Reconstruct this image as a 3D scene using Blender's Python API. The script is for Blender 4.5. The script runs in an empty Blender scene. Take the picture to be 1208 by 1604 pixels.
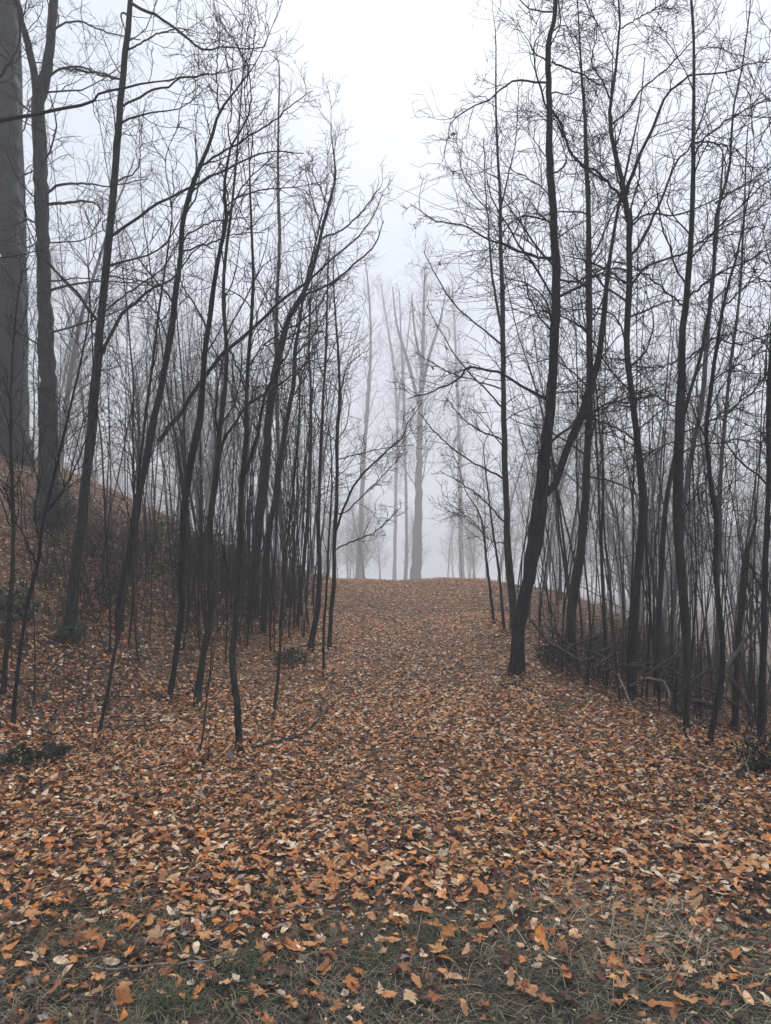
import bpy, math
import numpy as np
from mathutils import Vector, Matrix

# ------------------------------------------------------------------ camera, sky, sun, exposure
F = 1158.0                                   # focal length in photograph pixels (1208 x 1604)
CX, CY, HOR = 604.0, 802.0, 830.0
CAM_H = 1.6
PITCH = math.atan((HOR - CY) / F)
sc = bpy.context.scene
COL = sc.collection
cam_d = bpy.data.cameras.new('camera')
cam_d.sensor_fit = 'VERTICAL'; cam_d.sensor_height = 36.0; cam_d.lens = 36.0 * F / 1604.0
cam_d.clip_start = 0.05; cam_d.clip_end = 2000
cam = bpy.data.objects.new('camera', cam_d); COL.objects.link(cam)
cam.location = (0, 0, CAM_H); cam.rotation_euler = (math.pi / 2 + PITCH, 0, 0)
sc.camera = cam

SUN_EL, SUN_ROT = math.radians(48), math.radians(8)
w = bpy.data.worlds.new('World'); sc.world = w; w.use_nodes = True
nt = w.node_tree; nt.nodes.clear()
sky = nt.nodes.new('ShaderNodeTexSky'); sky.sky_type = 'NISHITA'; sky.sun_disc = False
sky.sun_elevation = SUN_EL; sky.sun_rotation = SUN_ROT; sky.dust_density = 4.0; sky.air_density = 1.0
hs = nt.nodes.new('ShaderNodeHueSaturation'); hs.inputs['Saturation'].default_value = 0.25
mx = nt.nodes.new('ShaderNodeMix'); mx.data_type = 'RGBA'; mx.inputs[0].default_value = 0.8
mx.inputs[7].default_value = (7.2, 7.85, 9.15, 1)           # even overcast veil
bg = nt.nodes.new('ShaderNodeBackground'); bg.inputs['Strength'].default_value = 0.056
wo = nt.nodes.new('ShaderNodeOutputWorld')
nt.links.new(sky.outputs[0], hs.inputs['Color']); nt.links.new(hs.outputs[0], mx.inputs[6])
nt.links.new(mx.outputs[2], bg.inputs['Color']); nt.links.new(bg.outputs[0], wo.inputs['Surface'])

sun_d = bpy.data.lights.new('sun', 'SUN'); sun_d.energy = 1.5; sun_d.angle = math.radians(40)
sun_d.color = (1.0, 0.98, 0.96)
sun = bpy.data.objects.new('sun', sun_d); COL.objects.link(sun)
sun.rotation_euler = (-(math.pi / 2 - SUN_EL), 0, -SUN_ROT)     # light comes from ahead, above the path
sun.location = (0, 30, 40)

vs = sc.view_settings
vs.view_transform = 'Standard'; vs.look = 'None'; vs.exposure = 1.14; vs.gamma = 1.0; vs.use_curve_mapping = False
cy = sc.cycles
cy.use_denoising = True
cy.volume_bounces = 3; cy.max_bounces = 5; cy.diffuse_bounces = 2; cy.glossy_bounces = 1
cy.caustics_reflective = False; cy.caustics_refractive = False
cy.use_adaptive_sampling = True; cy.adaptive_threshold = 0.02

rng = np.random.default_rng(7)

# ------------------------------------------------------------------ terrain
def smooth(a, b, t):
    u = np.clip((t - a) / (b - a), 0, 1); return u * u * (3 - 2 * u)

def ground_z(x, y):
    x = np.asarray(x, float); y = np.asarray(y, float)
    xl = np.interp(y, [-40, 0, 3, 5, 6.8, 10, 14, 17, 25, 60], [-8, -6, -4.2, -3.0, -1.9, -1.15, -1.15, -1.3, -1.6, -3])
    xr = np.interp(y, [-40, 0, 4, 5.8, 8, 11, 17, 30, 60], [6, 4.2, 2.95, 2.4, 1.6, 1.9, 2.4, 2.8, 4])
    z = 0.45 * smooth(6.5, 16.8, y) - 1.9 * smooth(16.8, 30, y) - 0.068 * np.clip(y - 27, 0, None)
    fade = 1 - 0.8 * smooth(30, 80, y)
    tl = np.clip(xl - x, 0, None) * fade; tc = np.minimum(tl, 6.5)
    z = z + 0.26 * tc + 0.025 * tc ** 2 + 0.10 * np.clip(tl - 6.5, 0, 18)
    tr = np.clip(x - xr, 0, None) * fade; tc = np.minimum(tr, 8)
    z = z - (0.16 * tc + 0.038 * tc ** 2)
    b = (0.020 * np.sin(1.9 * x + 0.7 * y) + 0.018 * np.sin(1.3 * y - 2.3 * x + 1.0)
         + 0.012 * np.sin(4.1 * x + 3.2 * y + 2.0) + 0.010 * np.sin(5.3 * y - 3.7 * x))
    bank = np.clip(tl * 0.5 + tr * 0.5, 0, 1)
    # wheel-worn hollow down the middle of the path
    z = z + b * (0.6 + 1.6 * bank) - 0.04 * np.exp(-((x - 0.02 * y) / 0.8) ** 2) * smooth(4, 8, y)
    return z

def ray(px, py):
    u, v = (px - CX) / F, (CY - py) / F
    return np.array([u, math.cos(PITCH) - v * math.sin(PITCH), math.sin(PITCH) + v * math.cos(PITCH)])

def at_depth(px, py, Y):
    d = ray(px, py); s = Y / d[1]
    return np.array([d[0] * s, Y, CAM_H + d[2] * s])

def on_ground(px, py):
    d = ray(px, py)
    for Y in np.arange(1.5, 60, 0.02):
        s = Y / d[1]
        if CAM_H + d[2] * s < ground_z(d[0] * s, Y):
            return np.array([d[0] * s, Y, float(ground_z(d[0] * s, Y))])
    return None

# ------------------------------------------------------------------ object helpers
def link(name, data=None, parent=None, loc=None):
    o = bpy.data.objects.new(name, data); COL.objects.link(o)
    if parent is not None: o.parent = parent
    if loc is not None: o.location = tuple(float(v) for v in loc)
    return o

def tag(o, label=None, cat=None, group=None, kind=None):
    if label: o['label'] = label
    if cat: o['category'] = cat
    if group: o['group'] = group
    if kind: o['kind'] = kind
    return o

def np_mesh(name, V, Q=None, T=None, mat=None, smooth_sh=True, color=None):
    V = np.asarray(V, np.float32)
    q = np.zeros((0, 4), np.int32) if Q is None else np.asarray(Q, np.int32)
    t = np.zeros((0, 3), np.int32) if T is None else np.asarray(T, np.int32)
    me = bpy.data.meshes.new(name)
    me.vertices.add(len(V)); me.vertices.foreach_set('co', V.ravel())
    nl = q.size + t.size
    me.loops.add(nl)
    me.loops.foreach_set('vertex_index', np.concatenate([q.ravel(), t.ravel()]).astype(np.int32))
    me.polygons.add(len(q) + len(t))
    st = np.concatenate([np.arange(len(q)) * 4, q.size + np.arange(len(t)) * 3]).astype(np.int32)
    me.polygons.foreach_set('loop_start', st)
    me.polygons.foreach_set('use_smooth', np.full(len(q) + len(t), smooth_sh))
    me.update(calc_edges=True)
    if color is not None:
        a = me.color_attributes.new('tint', 'FLOAT_COLOR', 'POINT')
        a.data.foreach_set('color', np.asarray(color, np.float32).ravel())
    if mat: me.materials.append(mat)
    return me

# ------------------------------------------------------------------ materials
def new_mat(name):
    m = bpy.data.materials.new(name); m.use_nodes = True
    n = m.node_tree.nodes; b = n['Principled BSDF']
    return m, m.node_tree, b

def ramp(nt, cols, interp='LINEAR'):
    r = nt.nodes.new('ShaderNodeValToRGB'); e = r.color_ramp; e.interpolation = interp
    while len(e.elements) > 1: e.elements.remove(e.elements[-1])
    e.elements[0].position = cols[0][0]; e.elements[0].color = (*cols[0][1], 1)
    for p, c in cols[1:]:
        k = e.elements.new(p); k.color = (*c, 1)
    return r

def bark(name, dark, light, moss=None, rough=0.8, sc_=(26, 26, 5)):
    m, nt, b = new_mat(name)
    tc = nt.nodes.new('ShaderNodeTexCoord'); mp = nt.nodes.new('ShaderNodeMapping')
    mp.inputs['Scale'].default_value = sc_
    nt.links.new(tc.outputs['Object'], mp.inputs[0])
    n1 = nt.nodes.new('ShaderNodeTexNoise'); n1.inputs['Scale'].default_value = 1.0; n1.inputs['Detail'].default_value = 6
    n1.inputs['Roughness'].default_value = 0.65
    nt.links.new(mp.outputs[0], n1.inputs['Vector'])
    r = ramp(nt, [(0.38, dark), (0.66, light)])
    nt.links.new(n1.outputs[0], r.inputs[0]); out = r.outputs[0]
    if moss:
        n2 = nt.nodes.new('ShaderNodeTexNoise'); n2.inputs['Scale'].default_value = 2.4; n2.inputs['Detail'].default_value = 4
        nt.links.new(tc.outputs['Object'], n2.inputs['Vector'])
        rr = ramp(nt, [(0.48, (0, 0, 0)), (0.68, (0.75, 0.75, 0.75))])
        nt.links.new(n2.outputs[0], rr.inputs[0])
        mxx = nt.nodes.new('ShaderNodeMix'); mxx.data_type = 'RGBA'; mxx.inputs[7].default_value = (*moss, 1)
        nt.links.new(rr.outputs[0], mxx.inputs[0]); nt.links.new(out, mxx.inputs[6]); out = mxx.outputs[2]
    nt.links.new(out, b.inputs['Base Color'])
    b.inputs['Roughness'].default_value = rough; b.inputs['Specular IOR Level'].default_value = 0.25
    bp = nt.nodes.new('ShaderNodeBump'); bp.inputs['Strength'].default_value = 0.9; bp.inputs['Distance'].default_value = 0.02
    nt.links.new(n1.outputs[0], bp.inputs['Height']); nt.links.new(bp.outputs[0], b.inputs['Normal'])
    return m

M = {}
M['dark'] = bark('dark wet bark', (0.004, 0.0045, 0.0065), (0.030, 0.031, 0.036), moss=(0.020, 0.026, 0.022))
M['grey'] = bark('grey bark', (0.012, 0.013, 0.016), (0.050, 0.051, 0.056), moss=(0.024, 0.031, 0.029))
M['brown'] = bark('brown bark', (0.010, 0.009, 0.009), (0.045, 0.037, 0.031), moss=(0.018, 0.019, 0.022))
M['pale'] = bark('mist-paled bark', (0.07, 0.075, 0.08), (0.17, 0.175, 0.18), moss=(0.08, 0.10, 0.085))  # far-tree bark, lightened so mist fading is partly in the colour
M['mist_twig'] = bark('mist-paled twig bark', (0.04, 0.042, 0.046), (0.10, 0.10, 0.105), sc_=(6, 6, 6))  # far twigs, mist paleness put into the colour as well
M['twig'] = bark('thin twig bark', (0.007, 0.007, 0.010), (0.022, 0.021, 0.025), sc_=(14, 14, 14))
M['olive'] = bark('olive sapling bark', (0.009, 0.010, 0.010), (0.055, 0.057, 0.050), moss=(0.032, 0.038, 0.029))
M['dead'] = bark('bleached dead wood', (0.10, 0.085, 0.07), (0.34, 0.30, 0.26), sc_=(30, 30, 10))
M['rot'] = bark('rotting fallen wood', (0.018, 0.016, 0.016), (0.07, 0.06, 0.055), sc_=(20, 20, 20))

def leaf_mat(name, mode):
    m, nt, b = new_mat(name)
    tc = nt.nodes.new('ShaderNodeTexCoord')
    n1 = nt.nodes.new('ShaderNodeTexNoise'); n1.inputs['Scale'].default_value = 38; n1.inputs['Detail'].default_value = 3
    nt.links.new(tc.outputs['Object'], n1.inputs['Vector'])
    if mode == 'attr':
        a = nt.nodes.new('ShaderNodeAttribute'); a.attribute_name = 'tint'; src = a.outputs['Color']
    else:
        oi = nt.nodes.new('ShaderNodeObjectInfo')
        r = ramp(nt, LEAF_RAMP); nt.links.new(oi.outputs['Random'], r.inputs[0]); src = r.outputs[0]
    rr = ramp(nt, [(0.30, (0.45, 0.42, 0.42)), (0.62, (1.1, 1.1, 1.1))]); nt.links.new(n1.outputs[0], rr.inputs[0])
    mu = nt.nodes.new('ShaderNodeMix'); mu.data_type = 'RGBA'; mu.blend_type = 'MULTIPLY'; mu.inputs[0].default_value = 1
    nt.links.new(src, mu.inputs[6]); nt.links.new(rr.outputs[0], mu.inputs[7])
    nt.links.new(mu.outputs[2], b.inputs['Base Color'])
    b.inputs['Roughness'].default_value = 0.6; b.inputs['Specular IOR Level'].default_value = 0.12
    bp = nt.nodes.new('ShaderNodeBump'); bp.inputs['Strength'].default_value = 0.35; bp.inputs['Distance'].default_value = 0.004
    nt.links.new(n1.outputs[0], bp.inputs['Height']); nt.links.new(bp.outputs[0], b.inputs['Normal'])
    return m

LEAF_RAMP = [(0.0, (0.56, 0.22, 0.075)), (0.18, (0.62, 0.32, 0.14)), (0.36, (0.36, 0.13, 0.05)), (0.50, (0.62, 0.42, 0.24)),
             (0.66, (0.66, 0.27, 0.085)), (0.80, (0.20, 0.085, 0.05)), (1.0, (0.56, 0.27, 0.12))]
M['litter'] = leaf_mat('leaf litter', 'attr')
M['leaf'] = leaf_mat('fallen leaf', 'obj')

def blade_mat(name):
    m, nt, b = new_mat(name)
    a = nt.nodes.new('ShaderNodeAttribute'); a.attribute_name = 'tint'
    nt.links.new(a.outputs['Color'], b.inputs['Base Color']); b.inputs['Roughness'].default_value = 0.6
    b.inputs['Specular IOR Level'].default_value = 0.2
    return m
M['blade'] = blade_mat('grass blades')
M['needle'] = blade_mat('evergreen leaves')

def ground_mat():
    m, nt, b = new_mat('soil under leaves')
    tc = nt.nodes.new('ShaderNodeTexCoord')
    v = nt.nodes.new('ShaderNodeTexVoronoi'); v.inputs['Scale'].default_value = 24; v.inputs['Randomness'].default_value = 1
    nz = nt.nodes.new('ShaderNodeTexNoise'); nz.inputs['Scale'].default_value = 9; nz.inputs['Detail'].default_value = 3
    mixv = nt.nodes.new('ShaderNodeMix'); mixv.data_type = 'VECTOR'; mixv.inputs[0].default_value = 0.12
    nt.links.new(tc.outputs['Object'], nz.inputs['Vector'])
    nt.links.new(tc.outputs['Object'], mixv.inputs[4]); nt.links.new(nz.outputs['Color'], mixv.inputs[5])
    nt.links.new(mixv.outputs[1], v.inputs['Vector'])
    sep = nt.nodes.new('ShaderNodeSeparateColor'); nt.links.new(v.outputs['Color'], sep.inputs[0])
    r = ramp(nt, [(0.0, (0.02, 0.015, 0.014)), (0.25, (0.07, 0.042, 0.03)), (0.5, (0.19, 0.10, 0.055)), (0.8, (0.34, 0.19, 0.10)), (1.0, (0.10, 0.06, 0.045))])
    nt.links.new(sep.outputs[0], r.inputs[0])
    n2 = nt.nodes.new('ShaderNodeTexNoise'); n2.inputs['Scale'].default_value = 60; n2.inputs['Detail'].default_value = 5
    nt.links.new(tc.outputs['Object'], n2.inputs['Vector'])
    rr = ramp(nt, [(0.35, (0.35, 0.35, 0.35)), (0.65, (1, 1, 1))]); nt.links.new(n2.outputs[0], rr.inputs[0])
    mu = nt.nodes.new('ShaderNodeMix'); mu.data_type = 'RGBA'; mu.blend_type = 'MULTIPLY'; mu.inputs[0].default_value = 1
    nt.links.new(r.outputs[0], mu.inputs[6]); nt.links.new(rr.outputs[0], mu.inputs[7])
    # bare trodden soil of the near verge
    sx = nt.nodes.new('ShaderNodeSeparateXYZ'); nt.links.new(tc.outputs['Object'], sx.inputs[0])
    n3 = nt.nodes.new('ShaderNodeTexNoise'); n3.inputs['Scale'].default_value = 2.2; n3.inputs['Detail'].default_value = 5
    nt.links.new(tc.outputs['Object'], n3.inputs['Vector'])
    ad = nt.nodes.new('ShaderNodeMath'); ad.operation = 'MULTIPLY_ADD'; ad.inputs[1].default_value = 1.6
    nt.links.new(n3.outputs[0], ad.inputs[0]); nt.links.new(sx.outputs[1], ad.inputs[2])
    mr = nt.nodes.new('ShaderNodeMapRange'); mr.inputs[1].default_value = 4.4; mr.inputs[2].default_value = 3.4
    nt.links.new(ad.outputs[0], mr.inputs[0])
    r3 = ramp(nt, [(0.3, (0.022, 0.022, 0.021)), (0.7, (0.075, 0.066, 0.055))]); nt.links.new(n2.outputs[0], r3.inputs[0])
    mv = nt.nodes.new('ShaderNodeMix'); mv.data_type = 'RGBA'
    nt.links.new(mr.outputs[0], mv.inputs[0]); nt.links.new(mu.outputs[2], mv.inputs[6]); nt.links.new(r3.outputs[0], mv.inputs[7])
    nt.links.new(mv.outputs[2], b.inputs['Base Color'])
    b.inputs['Roughness'].default_value = 0.9; b.inputs['Specular IOR Level'].default_value = 0.15
    bp = nt.nodes.new('ShaderNodeBump'); bp.inputs['Strength'].default_value = 0.8; bp.inputs['Distance'].default_value = 0.02
    nt.links.new(n2.outputs[0], bp.inputs['Height']); nt.links.new(bp.outputs[0], b.inputs['Normal'])
    return m
M['ground'] = ground_mat()

# ------------------------------------------------------------------ ground sheet
EXT = 260.0
def axis(n, lo, hi, c0, c1, nc):
    fine = np.linspace(c0, c1, nc)
    k = np.linspace(0, 1, n)[1:] ** 2.2
    return np.concatenate([(c0 + (lo - c0) * k)[::-1], fine, c1 + (hi - c1) * k])
gx = axis(34, -EXT, EXT, -12, 10, 110); gy = axis(34, -EXT, EXT, -2, 30, 140)
XX, YY = np.meshgrid(gx, gy)
ZZ = ground_z(XX, YY)
V = np.stack([XX, YY, ZZ], -1).reshape(-1, 3)
ny, nx = XX.shape
I = np.arange(ny * nx).reshape(ny, nx)
Q = np.stack([I[:-1, :-1], I[:-1, 1:], I[1:, 1:], I[1:, :-1]], -1).reshape(-1, 4)
ground = link('ground', np_mesh('ground', V, Q, mat=M['ground']))
tag(ground, 'brown forest path and leaf-strewn banks rising left and falling right', 'ground', kind='structure')

# ------------------------------------------------------------------ tube and branch building
def tubes(P, R, k):
    """P (N,n,3) paths, R (N,n) radii, k sides -> verts, quads"""
    N, n, _ = P.shape
    D = np.empty_like(P)
    D[:, 1:-1] = P[:, 2:] - P[:, :-2]; D[:, 0] = P[:, 1] - P[:, 0]; D[:, -1] = P[:, -1] - P[:, -2]
    D /= np.linalg.norm(D, axis=2, keepdims=True) + 1e-9
    ref = np.where(np.abs(D[:, :1, 2:3]) > 0.8, np.array([1.0, 0, 0]), np.array([0, 0, 1.0]))
    A = np.cross(D, np.broadcast_to(ref, D.shape)); A /= np.linalg.norm(A, axis=2, keepdims=True) + 1e-9
    B = np.cross(D, A)
    th = np.arange(k) * 2 * math.pi / k
    V = P[:, :, None, :] + R[:, :, None, None] * (A[:, :, None, :] * np.cos(th)[None, None, :, None] + B[:, :, None, :] * np.sin(th)[None, None, :, None])
    idx = np.arange(N * n * k).reshape(N, n, k)
    a = idx[:, :-1]; b = idx[:, 1:]
    Q = np.stack([a, np.roll(a, -1, 2), np.roll(b, -1, 2), b], -1).reshape(-1, 4)
    return V.reshape(-1, 3), Q

def merge(parts):
    Vs, Qs, o = [], [], 0
    for V, Q in parts:
        if len(V) == 0: continue
        Vs.append(V); Qs.append(Q + o); o += len(V)
    return np.concatenate(Vs), np.concatenate(Qs)

def unit(a): return a / (np.linalg.norm(a, axis=-1, keepdims=True) + 1e-9)

def grow(S, D, L, R0, n, rg, wob=0.18, up=0.10, tip=0.3):
    N = len(S)
    P = np.empty((N, n, 3)); P[:, 0] = S
    d = unit(D).copy(); seg = (L / (n - 1))[:, None]
    bias = rg.normal(0, wob * 0.35, (N, 3))
    for i in range(1, n):
        P[:, i] = P[:, i - 1] + d * seg
        d = unit(d + rg.normal(0, wob, (N, 3)) + bias + np.array([0, 0, up]))
    t = np.linspace(0, 1, n)[None]
    R = R0[:, None] * (1 - (1 - tip) * t)
    return P, R

def sample(P, R, per, t0, t1, rg):
    N, n, _ = P.shape
    pi = np.repeat(np.arange(N), per)
    # stratified positions so side shoots are spread along the parent
    tt = t0 + (t1 - t0) * ((np.tile(np.arange(per), N) + rg.random(N * per)) / per)
    f = tt * (n - 1); i = np.minimum(f.astype(int), n - 2); u = (f - i)[:, None]
    pt = P[pi, i] * (1 - u) + P[pi, i + 1] * u
    d = unit(P[pi, i + 1] - P[pi, i]); r = R[pi, i] * (1 - u[:, 0]) + R[pi, i + 1] * u[:, 0]
    return pi, tt, pt, d, r

def side_dir(d, ang, rg, az=None):
    N = len(d)
    ref = np.where(np.abs(d[:, 2:3]) > 0.9, np.array([[1.0, 0, 0]]), np.array([[0, 0, 1.0]]))
    a = unit(np.cross(d, ref)); b = np.cross(d, a)
    ph = rg.random(N) * 2 * math.pi if az is None else az
    s = a * np.cos(ph)[:, None] + b * np.sin(ph)[:, None]
    return unit(d * np.cos(ang)[:, None] + s * np.sin(ang)[:, None])

def crown_paths(P, R, rg, n1=16, t0=0.25, len1=(0.9, 2.0), ang=(0.6, 1.1), up=0.08, per2=6, per3=4, rmin=0.0026, rfac=0.42, wob=0.16, len2=0.55, len3=0.62):
    """side branches, shoots and twigs on one stem path (n,3)"""
    out = []
    pi, tt, pt, d, r = sample(P[None], R[None], n1, t0, 0.99, rg)
    L = rg.uniform(*len1, n1) * (1.15 - 0.65 * tt)
    az = np.cumsum(rg.uniform(1.6, 3.2, n1))
    d1 = side_dir(d, rg.uniform(*ang, n1), rg, az)
    r1 = np.clip(np.minimum(r * rfac, 0.010 * L + 0.0015), rmin * 1.6, None)
    P1, R1 = grow(pt, d1, L, r1, 9, rg, wob, up)
    out.append((P1, R1, 4))
    if per2:
        pi, tt, pt, d, r = sample(P1, R1, per2, 0.15, 1.0, rg)
        L2 = L[pi] * len2 * rg.uniform(0.5, 1.2, len(pi)) * (1.1 - 0.5 * tt)
        P2, R2 = grow(pt, side_dir(d, rg.uniform(0.45, 0.95, len(pi)), rg), L2, np.clip(r * 0.6, rmin * 1.2, None), 6, rg, wob * 1.15, up * 0.45, 0.45)
        out.append((P2, R2, 3))
        if per3:
            pi, tt, pt, d, r = sample(P2, R2, per3, 0.15, 1.0, rg)
            L3 = L2[pi] * len3 * rg.uniform(0.5, 1.3, len(pi))
            P3, R3 = grow(pt, side_dir(d, rg.uniform(0.4, 0.9, len(pi)), rg), L3, np.clip(r * 0.65, rmin, None), 4, rg, wob * 1.2, up * 0.25, 0.6)
            out.append((P3, R3, 3))
    return out

def paths_mesh(name, lists, org, mat):
    V, Q = merge([tubes(p - org, r, k) for p, r, k in lists])
    return np_mesh(name, V, Q, mat=mat)

def spline(pts, n):
    """Catmull-Rom through pts (m,k), n samples evenly along the length"""
    pts = np.asarray(pts, float); m = len(pts)
    e = np.vstack([2 * pts[0] - pts[1], pts, 2 * pts[-1] - pts[-2]])
    res = []
    for i in range(m - 1):
        p0, p1, p2, p3 = e[i:i + 4]
        t = np.linspace(0, 1, 12, endpoint=False)[:, None]
        res.append(0.5 * ((2 * p1) + (-p0 + p2) * t + (2 * p0 - 5 * p1 + 4 * p2 - p3) * t ** 2 + (-p0 + 3 * p1 - 3 * p2 + p3) * t ** 3))
    res = np.vstack(res + [pts[-1:]])
    s = np.concatenate([[0], np.cumsum(np.linalg.norm(np.diff(res[:, :3], axis=0), axis=1))])
    u = np.linspace(0, s[-1], n)
    return np.stack([np.interp(u, s, res[:, j]) for j in range(pts.shape[1])], 1)

def trunk_mesh(name, P, R, org, mat, rg, k=9, flare=True, lumps=0.11, ridge=0.0):
    n = len(P)
    R = R.copy()
    if flare:
        h = P[:, 2] - P[0, 2]
        R *= 1 + 0.6 * np.exp(-h / (3.2 * R[0] + 0.03))
    V, Q = tubes((P - org)[None], R[None], k)
    V = V.reshape(n, k, 3)
    c = (P - org)[:, None]
    th = np.arange(k) * 2 * math.pi / k
    z = np.arange(n)[:, None] * 0.35
    ph = rg.random(4) * 6.28
    g = 1 + lumps * (np.sin(2 * th + z * 0.5 + ph[0]) * 0.6 + np.sin(3 * th - z * 0.9 + ph[1]) * 0.5 + np.sin(z * 2.3 + ph[2]) * 0.4 + rg.normal(0, 0.35, (n, k)))
    if ridge:
        g = g + ridge * (np.arange(k) % 2)[None] * (0.6 + 0.4 * np.sin(z * 3 + th * 5)) + ridge * rg.normal(0, .4, (n, k))
    V = c + (V - c) * g[:, :, None]
    V = V.reshape(-1, 3)
    # closed tip
    return np_mesh(name, V, np.vstack([Q]), mat=mat)

TREES = []
def px_path(pts, Y0, lean=0.0, rg=None, Yend=None):
    """pixel trace (x, y, width px) -> world path with radius column; depth drifts from Y0"""
    m = len(pts); out = []
    for i, p in enumerate(pts):
        u = i / max(1, m - 1)
        Y = Y0 + (lean if Yend is None else (Yend - Y0)) * u
        q = at_depth(p[0], p[1], Y); out.append([*q, 0.45 * p[2] * Y / F])
    return np.array(out)

def traced_tree(label, trunk, limbs=(), depth=None, mat='dark', cat='tree', group=None, name='bare_tree', seed=0, top=None,
                lean=0.0, crown=None, limb_twigs=None, k=9, stems=(), twig='twig', ridge=0.0, nseg=44):
    rg = np.random.default_rng(1000 + seed)
    x0, y0 = trunk[0][:2]; top = top or 0.7
    if depth is None:
        base = on_ground(x0, y0); Y0 = base[1]
    else:
        Y0 = depth; b = at_depth(x0, y0, Y0); base = np.array([b[0], Y0, float(ground_z(b[0], Y0))])
    W = px_path(trunk, Y0, lean)
    foot = base.copy(); foot[2] -= 0.12
    W[0, :3] = base
    W = np.vstack([[*foot, W[0, 3]], W])
    if name != 'broken_snag':                 # the part of the tree above the picture
        d = unit(W[-1, :3] - W[-3, :3]); d = unit(d + np.array([0, 0, 0.4]))
        W = np.vstack([W, [*(W[-1, :3] + d * top * 0.5 + rg.normal(0, 0.06, 3)), W[-1, 3] * 0.6], [*(W[-1, :3] + d * top), 0.004]])
    S = spline(W, nseg)
    S[1:-1, :3] += rg.normal(0, 0.10, (nseg - 2, 3)) * S[1:-1, 3:4]
    root = link(name, None, loc=base)
    tag(root, label, cat, group)
    org = base
    P, R = S[:, :3], np.clip(S[:, 3], 0.003, None)
    link('trunk', trunk_mesh('trunk', P, R, org, M[mat], rg, k, ridge=ridge), root)
    tl = dict(n1=7, t0=0.25, len1=(0.35, 0.9), ang=(0.5, 1.0), up=0.06, per2=4, per3=2)
    if limb_twigs: tl.update(limb_twigs)
    for lb in limbs:
        Lw = px_path(lb, 0, 0)
        # a limb starts at the trunk's own depth there, and then drifts to or from the camera
        j = int(np.argmin(np.abs(P[:, 2] - at_depth(lb[0][0], lb[0][1], Y0)[2])))
        length = np.hypot(lb[-1][0] - lb[0][0], lb[-1][1] - lb[0][1]) * Y0 / F
        Lw = px_path(lb, P[j, 1], 0, Yend=P[j, 1] + rg.uniform(-0.35, 0.35) * length)
        s = spline(Lw, 20)
        s[1:, :3] += rg.normal(0, 0.006, (19, 3))
        r = np.clip(s[:, 3], 0.0025, None)
        lo = link('limb', paths_mesh('limb', [(s[None, :, :3], r[None], 6)], org, M[mat]), root)
        cp = crown_paths(s[:, :3], r, rg, **tl)
        link('twigs', paths_mesh('twigs', cp, org, M[twig]), lo)['kind'] = 'stuff'
    for st in stems:                          # a second full stem
        Lw = px_path(st, Y0, rg.uniform(-0.4, 0.4)); s = spline(Lw, 30)
        r = np.clip(s[:, 3], 0.003, None)
        link('trunk', trunk_mesh('trunk', s[:, :3], r, org, M[mat], rg, 7, flare=False), root)
    c = dict(n1=18, t0=0.25, len1=(0.7, 1.8), ang=(0.5, 1.05), up=0.07, per2=int(rg.integers(4, 7)), per3=2, len2=rg.uniform(0.5, 0.75), len3=rg.uniform(0.6, 0.95), wob=rg.uniform(0.12, 0.22))
    if crown: c.update(crown)
    lists = crown_paths(P, R, rg, **c)
    link('crown', paths_mesh('crown', lists, org, M[twig]), root)
    TREES.append((seed, base, root))
    return root

# ------------------------------------------------------------------ trees traced stem by stem, left bank
ASC = dict(ang=(0.35, 0.75), up=0.12)
FLAT = dict(ang=(0.9, 1.4), up=0.03)
traced_tree('thickest grey trunk of the leaf-covered bank, rising straight behind the forked tree',
    [(22, 716, 38), (18, 500, 37), (13, 250, 34), (11, 0, 32)], depth=15.0, mat='grey', seed=1, top=7, lean=0.3,
    crown=dict(n1=16, t0=0.3, len1=(1.6, 3.6), **FLAT), k=40, ridge=0.07, nseg=140)
traced_tree('pale slim trunk close behind the thickest grey trunk on the bank',
    [(42, 705, 15), (37, 450, 13), (31, 200, 11), (28, 0, 9)], depth=21.0, mat='grey', seed=2, top=5,
    crown=dict(n1=18, t0=0.3, len1=(1.4, 3.2), **FLAT))
traced_tree('grey tree on the bank whose trunk forks into two stems like a Y',
    [(80, 818, 30), (78, 720, 29), (74, 600, 26), (70, 450, 23), (65, 300, 23), (61, 200, 22), (62, 160, 20), (66, 140, 18), (77, 80, 15), (84, 0, 14)],
    limbs=[[(61, 170, 15), (54, 120, 13), (45, 75, 12), (34, 30, 11), (27, 0, 10), (22, -60, 9), (14, -160, 5)],
           [(74, 302, 5), (95, 289, 4.5), (120, 287, 4), (150, 290, 3), (172, 292, 2.4), (230, 280, 1.6)],
           [(74, 319, 5.5), (100, 318, 5), (130, 316, 4), (150, 320, 3), (165, 338, 2)],
           [(70, 128, 5), (90, 110, 4), (120, 105, 3.4), (150, 112, 3), (190, 125, 2)],
           [(86, 45, 4), (105, 35, 3.5), (130, 35, 3), (165, 50, 2.5), (220, 62, 2)],
           [(80, 455, 5), (110, 446, 4), (150, 440, 3), (200, 443, 2.5), (240, 448, 2)],
           [(64, 350, 4), (40, 345, 3.5), (10, 360, 3), (-20, 350, 2)]],
    mat='olive', seed=3, top=4, crown=dict(n1=20, t0=0.2, len1=(1.0, 2.4), **FLAT), k=24, ridge=0.06, nseg=90)
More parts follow.
